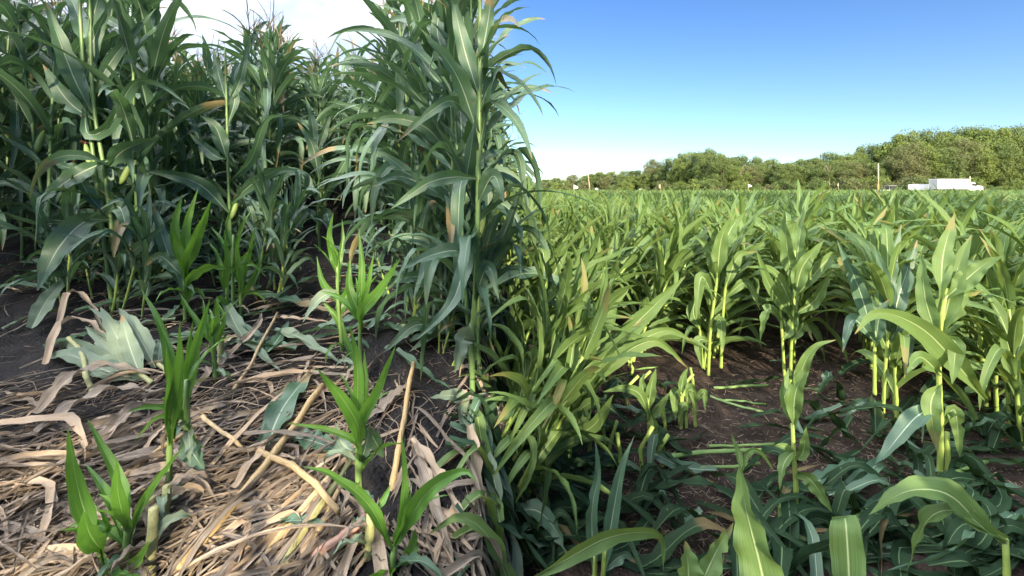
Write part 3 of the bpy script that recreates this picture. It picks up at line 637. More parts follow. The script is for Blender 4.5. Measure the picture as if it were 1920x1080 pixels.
rplant('small drooping corn plant with one pointed leaf hanging down, left of the bare strip', 1218, 835,
  [[(1218, 838), (1216, 780), (1214, 745)]],
  [([(1215, 770), (1222, 720), (1230, 690)], 26, 0, .1), ([(1216, 780), (1200, 740), (1170, 728), (1130, 735)], 24, -.1, .3), ([(1218, 770), (1225, 800), (1218, 845)], 26, -.05, .1), ([(1217, 790), (1240, 760), (1256, 735)], 20, 0, .2), ([(1214, 760), (1204, 720), (1208, 700)], 22, .05, .1)], 46)
rplant('stubby corn plant stripped to hanging leaves and pale stems beside the bare strip', 1285, 800,
  [[(1276, 825), (1278, 770), (1276, 735)], [(1288, 820), (1286, 765)], [(1304, 800), (1300, 752)]],
  [([(1277, 745), (1266, 735), (1266, 790)], 22, -.05, .1), ([(1286, 765), (1296, 725), (1306, 780)], 22, -.05, .2), ([(1276, 740), (1282, 705), (1290, 690)], 20, 0, .1), ([(1300, 755), (1320, 735), (1322, 770)], 18, -.05, .2), ([(1288, 780), (1280, 760), (1272, 800)], 18, -.05, .2)], 47)
rplant('pair of pointed blue-green corn blades rising from the bottom edge', 1118, 1098,
  [[(1114, 1100), (1116, 1040)], [(1130, 1100), (1134, 1030)]],
  [([(1114, 1090), (1110, 960), (1122, 890), (1116, 822)], 28, 0, .1), ([(1132, 1080), (1150, 960), (1166, 880), (1189, 818)], 32, 0, .1), ([(1128, 1090), (1140, 1020), (1142, 940)], 26, .05, .1), ([(1132, 1070), (1170, 1040), (1200, 1060)], 26, 0, .3)], 48, mat='tall')
rplant('big corn plant at the right edge with one huge leaf arching left', 1765, 895,
  [[(1762, 897), (1764, 800), (1760, 700), (1762, 620), (1775, 540)], [(1778, 890), (1776, 810)]],
  [([(1762, 640), (1780, 560), (1800, 490), (1822, 440)], 40, 0, .1), ([(1764, 650), (1735, 560), (1728, 470)], 36, .1, .1), ([(1845, 745), (1800, 690), (1740, 625), (1680, 592), (1635, 590), (1603, 626)], 52, -.15, .1), ([(1765, 620), (1800, 560), (1842, 545)], 40, .05, .2), ([(1762, 700), (1725, 670), (1700, 700)], 34, -.1, .2), ([(1763, 720), (1745, 760), (1758, 850)], 36, -.1, .1), ([(1764, 800), (1790, 770), (1800, 860)], 30, -.05, .2), ([(1762, 650), (1790, 640), (1785, 720)], 32, -.1, .1), ([(1763, 770), (1720, 780), (1660, 850), (1640, 870)], 40, -.15, .2, 'tall'), ([(1765, 560), (1768, 480), (1790, 400)], 40, .1, .1), ([(1772, 560), (1840, 500), (1880, 480)], 40, -.1, .2)], 49, r0=.015)
rplant('corn plant with wide bluish leaves between the bare strip and the huge arching leaf', 1655, 790,
  [[(1655, 792), (1660, 690), (1668, 600)], [(1640, 740), (1640, 620)]],
  [([(1667, 620), (1660, 530), (1640, 460)], 34, 0, .1), ([(1668, 620), (1690, 540), (1720, 450)], 36, .05, .1), ([(1640, 640), (1610, 540), (1570, 450)], 32, 0, .2), ([(1666, 640), (1700, 600), (1705, 690)], 34, -.1, .2), ([(1640, 650), (1650, 590), (1668, 560)], 30, -.05, .1), ([(1664, 620), (1665, 520), (1690, 420)], 34, .1, .1), ([(1640, 640), (1600, 600), (1580, 660)], 28, -.1, .3)], 50, mat='tall')
# big leaves right in front of the camera, each on the broken plant it belongs to
def near_plant(label, base_px, d, leaves, seed, stalk=None):
    x = (base_px-CX)/F*d; b = np.array((x, d, float(ground_z(x, d))))
    foot = CY+F*(CAMH-b[2])/d
    top = leaves[0][0][0]
    hero('corn_plant', label, 'corn plant', b, [stalk or [(base_px, foot), (base_px, (foot+top[1])/2), top]], leaves, 'short', 'stalk_lit', seed, d)
near_plant('broken corn plant whose large fork-tipped leaf stands at the bottom edge', 1455, .80,
  [([(1452, 1190), (1425, 1060), (1398, 950), (1388, 868)], 92, .05, .1), ([(1390, 885), (1385, 850), (1371, 813)], 15, .02, .1), ([(1390, 885), (1405, 848), (1428, 850), (1452, 884)], 13, 0, .3)], 61)
near_plant('broken corn plant whose broad square-folded leaf rises at the bottom edge', 1592, .85,
  [([(1594, 1200), (1592, 1080), (1586, 984), (1583, 975), (1582, 1010), (1578, 1060)], 70, .12, 0)], 62)
near_plant('broken corn plant with two dim leaves left of the forked leaf', 1292, 1.15,
  [([(1292, 1130), (1290, 1060), (1284, 1013)], 66, .05, .2), ([(1300, 1130), (1340, 1040), (1375, 980)], 50, .1, .2)], 63)
near_plant('broken corn plant with one long bluish leaf lying level near the bottom', 985, 1.35,
  [([(985, 1090), (1060, 1050), (1130, 1012), (1195, 998), (1240, 1008), (1244, 1070)], 40, .1, .4)], 64)
near_plant('broken corn plant at the bottom right corner with a twisted leaf catching the sun', 1890, 1.5,
  [([(1885, 1010), (1840, 985), (1790, 935), (1745, 918), (1690, 925), (1630, 965)], 66, .1, .2), ([(1880, 1020), (1800, 960), (1740, 975), (1700, 1075)], 44, .1, .3)], 65)
# ------------------------------------------------------------------ lying leaves, stalks and litter
def lying_leaf(name, label, cat, side, pts, Wm, seed, mat, hs=None, group=None, curl=.0, fold=.25, wave=.3, tw=.3):
    rng = np.random.default_rng(seed); f = gl if side == 'l' else gr
    P = np.array([f(x, y) for x, y in pts]); hs = hs or [.03]*len(pts); P[:, 2] += np.array(hs)
    return lying_leaf_w(name, label, cat, P, Wm, rng, mat, group, fold, wave, tw)
def lying_leaf_w(name, label, cat, P, Wm, rng, mat, group=None, fold=.25, wave=.3, tw=.3, n=20, nc=9):
    b = P[0].copy(); Q = lagr(P, n); T = np.gradient(Q, axis=0); S = np.cross(T, (0, 0, 1.0))
    G = leaf_grid(Q, -S, Wm, rng, nc, .6, fold, wave, rng.normal(0, tw), None, .6)
    lo = ground_z(G[..., 0], G[..., 1])+.006; G[..., 2] = np.maximum(G[..., 2], lo)
    m = MB(); m.grid(G-b, rng.uniform()); o = m.build(name, mat); o.location = tuple(b)
    return tag(o, label, cat, group)
LL = lambda label, pts, w, seed, mat='tall', hs=None, **k: lying_leaf('fallen_leaf', label, 'corn leaf', 'l', pts, w, seed, M[mat], hs, **k)
LL('broad dark green rippled corn leaf lying among dry leaves left of the lone regrown plant', [(497, 850), (535, 785), (592, 705)], .125, 1, hs=[.02, .07, .05], wave=.45)
LL('long dark green corn leaf half under the broad rippled one', [(470, 900), (505, 850), (520, 780), (545, 720)], .08, 2, hs=[.01, .04, .04, .03])
LL('dull green ribbed corn leaf lying at the foot of the lone regrown plant', [(552, 838), (585, 848), (650, 868)], .10, 3, hs=[.04, .05, .04], wave=.4)
LL('pale green corn leaf with a dry brown tip lying amid the broken rows', [(424, 605), (455, 650), (530, 708)], .10, 4, 'wilt', [.12, .07, .02])
LL('green corn leaf arched over the ground at the foot of the bushy regrown plant', [(395, 528), (440, 530), (482, 578)], .09, 5, hs=[.16, .2, .06])
LL('wide green corn leaf lying crosswise behind the thin ragged plant', [(478, 570), (530, 585), (625, 598)], .12, 6, hs=[.06, .1, .05])
LL('grey-green corn leaf lying in front of the thin ragged plant', [(512, 632), (560, 650), (642, 692)], .10, 7, 'wilt', [.04, .06, .03])
LL('green corn leaf lying level on dark soil right of the four-speared plant', [(690, 632), (730, 615), (790, 625)], .09, 8, hs=[.05, .08, .04])
LL('green corn leaf lying over dry leaves under the dark drooping leaves', [(770, 655), (820, 645), (880, 660)], .10, 9, hs=[.04, .08, .05])
LL('narrow dark green corn leaf running down the bare soil at right of the left plot', [(742, 668), (790, 710), (850, 748)], .07, 10, hs=[.04, .05, .04])
LL('small dark corn leaf scrap lying on dry stalks near the reddish stub', [(522, 1008), (560, 1008), (620, 1012)], .045, 11, hs=[.05, .06, .05])
LL('dark green corn leaf fallen across the shaded ground left of the twin-stalked plant', [(85, 560), (120, 530), (190, 545)], .09, 12, hs=[.05, .15, .08])
LL('grey-green corn leaf hanging in from the left edge above the black soil', [(60, 630), (95, 590), (140, 560)], .11, 13, 'wilt', [.05, .14, .2])
LL('green corn leaf on its edge amid the shaded stalks right of the twin-stalked plant', [(235, 540), (290, 505), (330, 520)], .09, 14, hs=[.08, .16, .06])
# wilted fallen plant top at left: a bundle of pale leaves on a short stalk
def wilted(label, bx, by, hb, leaves, seed):
    rng = np.random.default_rng(seed); b = gl(bx, by); o = thing('wilted_corn_top', label, 'corn plant', tuple(b)); d = b[1]
    st = np.array([W(bx+18, by+14, d-.05)-b, (0, 0, hb), W(bx-22, by-30, d+.1)-b]); st[:, 2] = np.maximum(st[:, 2], .03)
    part('stalk', stalk_mb(lagr(st, 6), .012, .008, 3, rng), M['greendry'], o)
    for pts, w, dd, roll in leaves:
        P = np.array([W(x, y, d+dd*i/(len(pts)-1)) for i, (x, y) in enumerate(pts)])
        P[:, 2] = np.maximum(P[:, 2], ground_z(P[:, 0], P[:, 1])+.03)
        m = MB(); m.grid(hero_leaf(P, w/F*d, rng, roll, 20, 9, fold0=.8, fold1=.35, wave=.3, twist=rng.normal(0, .4))-b, rng.uniform()); part('leaf', m, M['wilt'], o)
wilted('pale grey-green wilted corn top lying at left with fanned leaves', 268, 722, .05,
  [([(266, 718), (235, 660), (188, 575)], 44, .3, 0), ([(266, 718), (225, 665), (160, 612)], 44, .3, .1), ([(264, 716), (215, 690), (140, 645), (110, 655)], 40, .3, .2), ([(262, 718), (205, 720), (130, 665), (88, 690)], 44, .2, .3), ([(266, 712), (240, 640), (228, 588)], 34, .3, .1)], 31)
wilted('grey-green wilted corn stalk with browned folded leaves lying just right of the wilted top', 298, 700, .05,
  [([(292, 690), (255, 620), (222, 578)], 36, .3, .1), ([(290, 690), (262, 640), (165, 575)], 24, .4, .3), ([(296, 690), (300, 650), (306, 632)], 22, .1, .2)], 32)
def lying_stalk(label, pts, r, mat, seed, side='l', hs=None, name='dry_corn_stalk', group=None, lf=0):
    rng = np.random.default_rng(seed); f = gl if side == 'l' else gr
    P = np.array([f(x, y) for x, y in pts]); P[:, 2] += np.array(hs or [r+.01]*len(pts)); b = P[0].copy()
    path = lagr(P, 8)-b; path[1:-1] += rng.normal(0, .004, (6, 3)); L = np.linalg.norm(np.diff(path, axis=0), axis=1).sum()
    o = stalk_mb(path, r, r*.85, max(2, int(L/.14)), rng, 10).build(name, M[mat]); o.location = tuple(b)
    return tag(o, label, 'corn stalk', group)
for i, (lb, pts, r, mt, hs) in enumerate((
  ('thick dry corn stalk with a greenish joint lying diagonally in the litter', [(330, 1085), (430, 985), (515, 875), (605, 740)], .0165, 'drystalk', [.03, .05, .06, .05]),
  ('brown dry corn stalk lying across the bundle of pale stalks', [(485, 868), (560, 925), (635, 1002)], .0125, 'drystalk', [.05, .09, .08]),
  ('leftmost of the pale parallel dry stalks near the bottom centre', [(480, 1082), (560, 985), (655, 870)], .014, 'drystalk', [.03, .045, .04]),
  ('middle one of the pale parallel dry stalks, with a green joint', [(528, 1085), (590, 990), (660, 880)], .013, 'greendry', [.03, .05, .045]),
  ('rightmost of the pale parallel dry stalks, browner than the others', [(565, 1082), (605, 1000), (640, 930)], .012, 'drystalk', [.03, .04, .04]),
  ('upright-lying tan stalk between the lone plant and the bare soil', [(722, 1015), (742, 880), (776, 700)], .013, 'drystalk', [.03, .05, .06]),
  ('reddish broken stalk stub pointing left at the bottom edge', [(588, 1068), (640, 1040), (688, 1015)], .0165, 'redstalk', [.03, .06, .09]),
  ('pale green fallen stalk at the bottom left corner', [(140, 1090), (212, 1028), (292, 958)], .015, 'greendry', [.03, .04, .05]),
  ('thin pale dry stalk lying behind the twin-stemmed plant', [(232, 915), (300, 868), (350, 838)], .010, 'drystalk', [.05, .06, .06]),
  ('dry stalk lying below the pale leaf with a dry tip', [(438, 742), (470, 700), (500, 640), (520, 600)], .010, 'drystalk', [.03, .04, .06, .05]),
  ('green fallen stalk lying on the soil right of the four-speared plant', [(745, 618), (790, 628), (850, 640)], .013, 'greendry', [.03, .04, .04]),
  ('dry broken stalk stump leaning at left by the black soil', [(175, 745), (150, 690), (128, 678)], .013, 'greendry', [.02, .09, .14]),
  ('dry stalk crossing the wilted leaves behind the broad rippled leaf', [(380, 800), (440, 850), (455, 865)], .009, 'drystalk', [.05, .06, .05]))):
    lying_stalk(lb, pts, r, mt, 50+i, 'l', hs)
# stubs of snapped plants
rs = np.random.default_rng(77)
for i, (lb, x, y) in enumerate((('cut brown corn stub below the twin-stemmed plant', 308, 985), ('split dark corn stub beside the low bottom plant', 690, 1055), ('tan corn stub standing beside the small narrow-leaved plant', 412, 690), ('short dark corn stub by the bottom left corner plant', 282, 1070))):
    b = gl(x, y); o = thing('corn_stub', lb, 'corn stub', tuple(b))
    part('stalk', stalk_mb(np.array(((0, 0, -.02), (.004, 0, .06), (.008, .004, .14+.02*i))), .016, .014, 2, rs), M['greendry'], o)
    for j in range(4):
        P, S = phys(np.array((0, 0, .05+.02*j)), rs.uniform(0, 6.28), .9, rs.uniform(.10, .2), 2.2, 10)
        m = MB(); m.grid(leaf_grid(P, S, .05, rs, 5, 1, .5, .4, .6), rs.uniform()); part('husk_leaf', m, M['dry' if j % 2 else 'wilt'], o)
def ribbon(P0, az, L, Wd, rng, lift=.05, nr=13, nc=5):
    """a shrivelled dry leaf: straight runs with a few creases, torn margins, lying on the soil"""
    s = np.linspace(0, 1, nr); a = np.full(nr, az)+rng.normal(0, .5)*(s-.5)
    for _ in range(rng.integers(0, 3)): a = a+rng.normal(0, .45)*sstep(-.05, .05, s-rng.uniform(.15, .85))
    D = np.stack((np.cos(a), np.sin(a)), -1)*(L/(nr-1)); XY = P0[:2]+np.vstack(((0, 0), np.cumsum(D[:-1], axis=0)))-D.sum(0)/2
    h = lift*np.sin(s*PI)**.7*rng.uniform(0, 1)**2+.006+.004*np.cumsum(rng.normal(0, .5, nr))
    Q = np.column_stack((XY, ground_z(XY[:, 0], XY[:, 1])+np.maximum(h, .004)+P0[2]))
    S = np.stack((-np.sin(a), np.cos(a), np.zeros(nr)), -1)
    pf = lambda q: (.55+.45*sstep(0, .2, q))*np.clip(1.02-q**4, .05, 1)*np.clip(1+np.cumsum(rng.normal(0, .09, len(q))), .45, 1.4)
    G = leaf_grid(Q, S, Wd, rng, nc, rng.uniform(.2, 1.3), rng.uniform(.0, 1.1), rng.uniform(.1, .5), rng.normal(0, 1.0), rng.uniform(3, 7), .7, pf)
    G[..., 2] = np.maximum(G[..., 2], ground_z(G[..., 0], G[..., 1])+.003+.01*rng.uniform()); return G
# dry litter of the left plot: one mat of shrivelled leaves nobody could count
lit = MB(); rl = np.random.default_rng(8)
def flow(px, by):
    if px > 690: return math.atan2(1, -.45)+rl.normal(0, .6)
    if px > 560 and by > 840: return math.atan2(1, .25)+rl.normal(0, .4)
    return math.atan2(.62, 1)+rl.normal(0, .6)
def bare(px, by):
    v = 1.0
    if px > 770 and 700 < by < 1000: v *= .12+.3*(px > 860)
    if 650 < px < 870 and 600 < by < 720: v *= .35
    if px > 690: v *= .6
    if math.sin(px*.021+by*.013)*math.sin(by*.024-px*.009+1) < -.15: v *= .35
    if px < 175 and 560 < by < 720: v *= .12
    if 620 < px < 720 and by > 900: v *= .35
    if 540 < px < 700 and by < 480: v *= .35
    if 83 < px < 170 and 800 < by < 860: v *= .6
    if 300 < px < 480 and by > 1010: v *= .5
    if 430 < px < 560 and 560 < by < 720: v *= .8
    if by < 560: v *= .55
    return v
n = 0
while n < 2500:
    px = rl.uniform(-20, 890) if rl.uniform() < .93 else rl.uniform(880, 960); by = 430+660*math.sqrt(rl.uniform(.0, 1))
    if rl.uniform() > bare(px, by): continue
    P = gl(px, by); P = np.array((P[0], P[1], rl.uniform(0, .03)))
    q = rl.uniform()
    if q < .07: LW = (rl.uniform(.35, .7), rl.uniform(.022, .045), .05)
    elif q < .42: LW = (rl.uniform(.12, .45), rl.uniform(.008, .021), .04)
    else: LW = (rl.uniform(.04, .36), rl.uniform(.002, .008), .035)
    lit.grid(ribbon(P, flow(px, by), LW[0], LW[1], rl, LW[2], 13, 5 if q < .5 else 3), rl.uniform()); n += 1
for i in range(2600):                                     # straw crumbs on the soil
    px = rl.uniform(40, 910); by = 430+660*math.sqrt(rl.uniform(0, 1)); P = gl(px, by); a = rl.uniform(0, 6.28); L = rl.uniform(.006, .03)
    t = np.array((math.cos(a)*L, math.sin(a)*L, rl.normal(0, .003))); c = np.array((P[0], P[1], P[2]+.012))
    lit.tube(np.array((c-t, c+t)), rl.uniform(.0008, .002), 3, rl.uniform(), 0, False)
tag(lit.build('dry_leaf_litter', M['dry']), 'mat of dry tan and grey corn leaves covering the soil of the left plot', 'leaf litter', None, 'stuff')
# single large dry leaves that stand out of the litter
def bigdry(label, pts, w, seed, hs): lying_leaf('dry_corn_leaf', label, 'dry leaf', 'l', pts, w, seed, M['dry'], hs, None, 0, .5, .5, .6)
bigdry('upper one of two long tan dry leaves sweeping from the left edge', [(70, 800), (130, 745), (200, 722), (285, 722)], .085, 301, [.06, .1, .1, .06])
bigdry('lower one of two long tan dry leaves sweeping from the left edge', [(70, 832), (150, 785), (220, 758), (300, 755)], .08, 302, [.05, .08, .08, .05])
bigdry('tan dry leaf arching over black soil beside the wilted plant top', [(85, 700), (110, 662), (160, 655), (230, 700)], .06, 303, [.05, .16, .18, .08])
bigdry('tan dry leaf hanging in a loop left of the wilted plant top', [(105, 640), (130, 590), (170, 610), (200, 660)], .05, 304, [.04, .16, .14, .05])
bigdry('orange-tan dry leaf draped below the twin-stemmed plant', [(175, 860), (240, 800), (310, 770)], .075, 305, [.04, .07, .05])
bigdry('grey shrivelled dry leaf trailing down the right edge of the left plot', [(770, 840), (830, 930), (893, 1060)], .06, 306, [.04, .05, .04])
bigdry('second grey dry leaf fanned beside the trailing one', [(775, 850), (810, 960), (850, 1085)], .06, 307, [.04, .05, .04])
bigdry('crumpled grey dry leaf in front of the small narrow-leaved plant', [(420, 690), (480, 640), (490, 600)], .05, 308, [.04, .09, .06])
bigdry('tan dry leaf folded beside the stump under the broad rippled leaf', [(440, 940), (500, 860), (560, 800)], .055, 309, [.05, .06, .04])
bigdry('reddish tan dry leaf hanging on the bushy plant', [(380, 432), (405, 445), (430, 470)], .07, 310, [.3, .28, .2])
# fallen green leaves scattered over the broken rows of the left plot
rf = np.random.default_rng(21); GRP = 'fallen green leaves in the broken rows of the left plot'; k = 0
while k < 70:
    px = rf.uniform(-10, 925); by = rf.uniform(440, 660)
    if 540 < px < 720 and by < 560 and rf.uniform() < .6: continue
    P0 = gl(px, by); a = rf.normal(.2, .7)+(PI if rf.uniform() < .5 else 0); L = rf.uniform(.3, .65)
    P = np.array([P0+np.array((math.cos(a)*L*q, math.sin(a)*L*q, 0)) for q in (-.5, 0, .5)]); P[:, 2] = ground_z(P[:, 0], P[:, 1])+rf.uniform(.02, .16, 3)*(1.0 if by < 580 else .5)
    lying_leaf_w('fallen_leaf', 'green corn leaf fallen flat among the broken rows of the left plot', 'corn leaf', P, rf.uniform(.06, .1), rf, M['wilt' if rf.uniform() < .22 else 'tall'], GRP, .3, .3, .6, 12, 5); k += 1
for i in range(46):
    px = rf.uniform(880, 965); by = rf.uniform(600, 1085); P0 = gl(px, by); a = rf.uniform(0, 6.28); L = rf.uniform(.2, .5); bw = rf.normal(0, .12)*L
    P = np.array([P0+np.array((math.cos(a)*L*q-math.sin(a)*w_, math.sin(a)*L*q+math.cos(a)*w_, 0)) for q, w_ in ((-.5, 0), (-.17, bw), (.17, bw*1.1), (.5, -bw*.6))]); P[:, 2] = ground_z(P[:, 0], P[:, 1])+rf.uniform(0, 1, 4)**2*.12+.02
    lying_leaf_w('fallen_leaf', 'corn leaf fallen on the dark bank between the two plots', 'corn leaf', P, rf.uniform(.04, .08), rf, M[('wilt', 'tall', 'dry', 'short')[i % 4]], 'leaves on the bank between the plots', .35, .4, .8, 14, 5)
# right plot: flattened leaves and stalks in the shaded foreground
GRP = 'flattened leaves on the shaded ground of the right plot'; k = 0
while k < 270:
    by = 690+400*rf.uniform()**.8; px = rf.uniform(925, 1930)
    strip = abs(px-(1395-(by-700)*.1)) < 85 and by < 960
    if strip and rf.uniform() < .9: continue
    if by > 960 and 1260 < px < 1420 and rf.uniform() < .5: continue
    P0 = gr(px, by); a = rf.normal(.15, .5)+(PI if rf.uniform() < .35 else 0); L = rf.uniform(.22, .72)
    bw = rf.normal(0, .13)*L; P = np.array([P0+np.array((math.cos(a)*L*q-math.sin(a)*w_, math.sin(a)*L*q+math.cos(a)*w_, 0)) for q, w_ in ((-.5, 0), (-.17, bw), (.17, bw*1.1), (.5, -bw*.6))]); P[:, 2] = ground_z(P[:, 0], P[:, 1])+rf.uniform(.0, 1, 4)**2*np.array((.12, .2, .2, .1))+.02
    lying_leaf_w('flattened_leaf', 'green corn leaf pressed flat on the shaded ground of the right plot', 'corn leaf', P, rf.uniform(.045, .085), rf, M['flat' if rf.uniform() < .82 else 'tall'], GRP, .35, .42, .9, 16, 7); k += 1
for i, (lb, pts, r, hs) in enumerate((
  ('light green broken stalk lying straight across the bare strip, farthest of those there', [(1338, 732), (1390, 730), (1440, 727)], .011, None),
  ('light green broken stalk slanting over the bare strip just in front of the farthest', [(1332, 748), (1380, 766), (1432, 778)], .011, None),
  ('thinner light green stalk touching the slanting one', [(1345, 752), (1400, 758), (1436, 762)], .008, None),
  ('light green stalk lying level at the near end of the bare strip', [(1329, 842), (1400, 842), (1470, 838)], .009, None),
  ('long thick light green stalk lying in front of the level one', [(1258, 868), (1330, 862), (1400, 860), (1450, 856)], .014, [.04, .05, .05, .04]),
  ('shorter light green stalk lying nearest to the camera by the forked leaf', [(1310, 884), (1370, 882), (1425, 876)], .009, None),
  ('long green fallen stalk running from the bottom up to the right edge', [(1480, 1062), (1580, 1012), (1700, 958), (1850, 905)], .013, [.03, .06, .09, .12]),
  ('green fallen stalk crossing below the long one toward the folded leaf', [(1590, 1050), (1650, 1000), (1700, 965)], .011, [.03, .06, .08]),
  ('pale stalk lying level in the left shade of the right plot', [(1180, 700), (1225, 693), (1265, 694)], .009, None),
  ('yellow-green broken stalk lying by the leaning plant', [(1035, 925), (1100, 895), (1150, 880)], .013, None),
  ('green stalk lying flat under the single broken plant', [(1505, 945), (1540, 960), (1570, 980)], .012, None))):
    lying_stalk(lb, pts, r, 'ystalk', 90+i, 'r', hs, 'fallen_green_stalk')
# snapped stalk stumps at the left of the right plot
SGP = 'snapped green corn stumps at the left of the right plot'
for i in range(16):
    px = 1050+i*17+rf.normal(0, 12); by = 770+rf.uniform(-60, 130); b = gr(px, by); h = rf.uniform(.12, .3)
    tag_o = stalk_mb(np.array(((0, 0, -.02), (rf.normal(0, .02), 0, h*.5), (rf.normal(0, .05), 0, h))), .012, .011, 2, rf, 8).build('corn_stump', M['stalk_lit']); tag_o.location = tuple(b)
    tag(tag_o, 'snapped light green corn stump standing in the left shade of the right plot', 'corn stump', SGP)
# crumbs and roots on the brown soil
cr = MB()
for i in range(4200):
    px = rl.uniform(1000, 1920); by = 640+440*rl.uniform(); P = gr(px, by); a = rl.uniform(0, 6.28); L = rl.uniform(.005, .035)
    t = np.array((math.cos(a)*L, math.sin(a)*L, rl.normal(0, .003))); c = np.array((P[0], P[1], P[2]+.01))
    cr.tube(np.array((c-t, c+t)), rl.uniform(.0008, .002), 3, rl.uniform(), 0, False)
tag(cr.build('straw_crumbs', M['dry']), 'straw crumbs and rootlets strewn on the brown soil of the right plot', 'plant debris', None, 'stuff')
# ------------------------------------------------------------------ far side: road, verge, trees
def paint(name, c, rough=.35): return simple_mat(name, c, tuple(min(1, x*1.08) for x in c), 3, rough, (1, 1, 1), 0)
M['white'] = paint('white_paint', (.74, .74, .73)); M['grey'] = paint('grey_steel', (.25, .26, .27)); M['black'] = paint('black_paint', (.02, .02, .022), .4)
M['glass'] = paint('dark_glass', (.03, .035, .04), .08); M['rubber'] = paint('rubber', (.02, .02, .02), .8); M['flag'] = paint('flag_cloth', (.75, .74, .70), .8)
M['pole'] = simple_mat('weathered_pole', (.33, .24, .14), (.50, .38, .24), 2, .85, (1, 1, .2), .2); M['lamp'] = paint('lamp_lens', (.6, .58, .5), .1); M['red'] = paint('red_lens', (.4, .02, .02), .2); M['tarp'] = paint('tan_load', (.30, .22, .14), .8)
M['gravel'] = simple_mat('gravel_road', (.22, .20, .17), (.36, .33, .28), 8, .95, (1, 1, 1), .3, .02)
RD = 118.0
rb = MB(); xs = np.linspace(20, 260, 60); prof_ = [(-6.5, 0.0), (-4.2, .72), (-4.0, .75), (4.0, .75), (4.2, .72), (6.5, 0.0)]
P = np.array([[(x, RD+a+(x-60)*-.03, z) for a, z in prof_] for x in xs]); rb.grid(P[:, ::-1]); tag(rb.build('road', M['gravel'], None, False), 'raised gravel road along the trees', None, None, 'structure')
gb = MB(); rq = np.random.default_rng(4)
for i in range(9000):
    x = rq.uniform(-10, 230); y = rq.uniform(108, 112.3)-(x-60)*.03 if x > 25 else rq.uniform(106, 140); h = rq.uniform(.3, .9); w = rq.uniform(.1, .3); a = rq.uniform(0, 3.14)
    t = np.array((math.cos(a)*w, math.sin(a)*w, 0)); c = np.array((x, y, 0.)); e = c+np.array((rq.normal(0, .15), rq.normal(0, .15), h))
    gb.raw(np.array((c-t, c+t, e+t*.15, e-t*.15)), np.array([[0, 1, 2, 3]]), np.zeros((4, 2)), np.full(4, rq.uniform()))
tag(gb.build('verge_grass', M['grass']), 'rough grass verge between the corn and the trees', 'grass', None, 'stuff')
def tree_proto(name, seed, Ht, Wd, fol, label, group, ncl=30, cards=150, dens=1.0, trunkfrac=.25, cs=.5, cat='tree'):
    rng = np.random.default_rng(seed); root = thing(name, label, cat, (0, 0, 0), group)
    cl = []
    for i in range(ncl):
        for _ in range(30):
            u = rng.normal(0, 1, 3); u /= np.linalg.norm(u); q = rng.uniform(.35, 1)**.6
            c = np.array((u[0]*Wd*.5*q, u[1]*Wd*.5*q, Ht*(trunkfrac+(1-trunkfrac)*.47)+u[2]*Ht*(1-trunkfrac)*.44*q))
            c[:2] *= 1.0-.25*max(0, (c[2]/Ht-.6)/.4)
            r = rng.uniform(.09, .17)*Wd+.35
            if all(np.linalg.norm(c-c2) > .45*(r+r2) for c2, r2 in cl): break
        cl.append((c, r))
    m = MB(); V = []; RN = []
    for c, r in cl:
        k = int(cards*dens*rng.uniform(.7, 1.3)); u = rng.normal(0, 1, (k, 3)); u /= np.linalg.norm(u, axis=1)[:, None]
        rad_ = r*rng.uniform(.55, 1.12, k)**.8; p = c+u*rad_[:, None]*np.array((1, 1, .78))
        nrm = u+rng.normal(0, .55, (k, 3)); nrm /= np.linalg.norm(nrm, axis=1)[:, None]
        a = np.cross(nrm, rng.normal(0, 1, (k, 3))); a /= np.linalg.norm(a, axis=1)[:, None]; b = np.cross(nrm, a)
        s = cs*rng.uniform(.5, 1.15, k)[:, None]
        V.append(np.stack((p-a*s*.5, p-b*s*.32, p+a*s*.6+nrm*s*.1, p+b*s*.34), 1).reshape(-1, 3)); RN.append(np.repeat((rng.uniform()+rng.uniform(0, .2, k)) % 1, 4))
    V = np.vstack(V); RN = np.concatenate(RN); nq = len(V)//4
    m.raw(V, np.arange(nq*4).reshape(-1, 4), np.zeros((len(V), 2)), RN)
    part('crown', m, M[fol], root, smooth=False)
    t = MB(); th_ = Ht*.55; r0 = .018*Ht+.05
    if th_ > 1.5:
        t.tube(lagr([(0, 0, -.3), (rng.normal(0, .15), rng.normal(0, .15), th_*.5), (rng.normal(0, .4), rng.normal(0, .4), th_)], 7), np.linspace(r0*1.2, r0*.5, 7), 8)
        for c, r in cl[::2]:
            z0 = rng.uniform(.15, .5)*Ht; s0 = np.array((0, 0, min(z0, c[2]*.8))); t.tube(lagr([s0, (s0+c)/2+np.array((0, 0, .06*Ht*rng.uniform(-.5, 1))), c], 5), np.linspace(r0*.42, r0*.08, 5), 5)
    else:
        for j in range(6):
            a = rng.uniform(0, 6.28); t.tube(np.array(((0, 0, -.1), (math.cos(a)*Wd*.15, math.sin(a)*Wd*.15, Ht*.35), (math.cos(a)*Wd*.3, math.sin(a)*Wd*.3, Ht*.7))), (.06, .04, .02), 5)
    part('trunk', t, M['bark'], root); return root
TGp = 'tall cottonwood trees of the shelter belt'
prot = [tree_proto('cottonwood_tree', 500+i, 18, 11+i % 3, ('fol_a', 'fol_b', 'fol_c', 'fol_a', 'fol_a', 'fol_b')[i], 'tall broad green tree in the dense belt beyond the field', TGp, 56, 330, 1.0, .06, .46) for i in range(6)]
sprot = [tree_proto('shrub', 540+i, 5, 6, ('fol_b', 'fol_a', 'fol_c')[i], 'low bushy shrub at the foot of the tree belt', 'shrubs along the foot of the tree belt', 18, 130, 1, .02, .4, 'shrub') for i in range(3)]
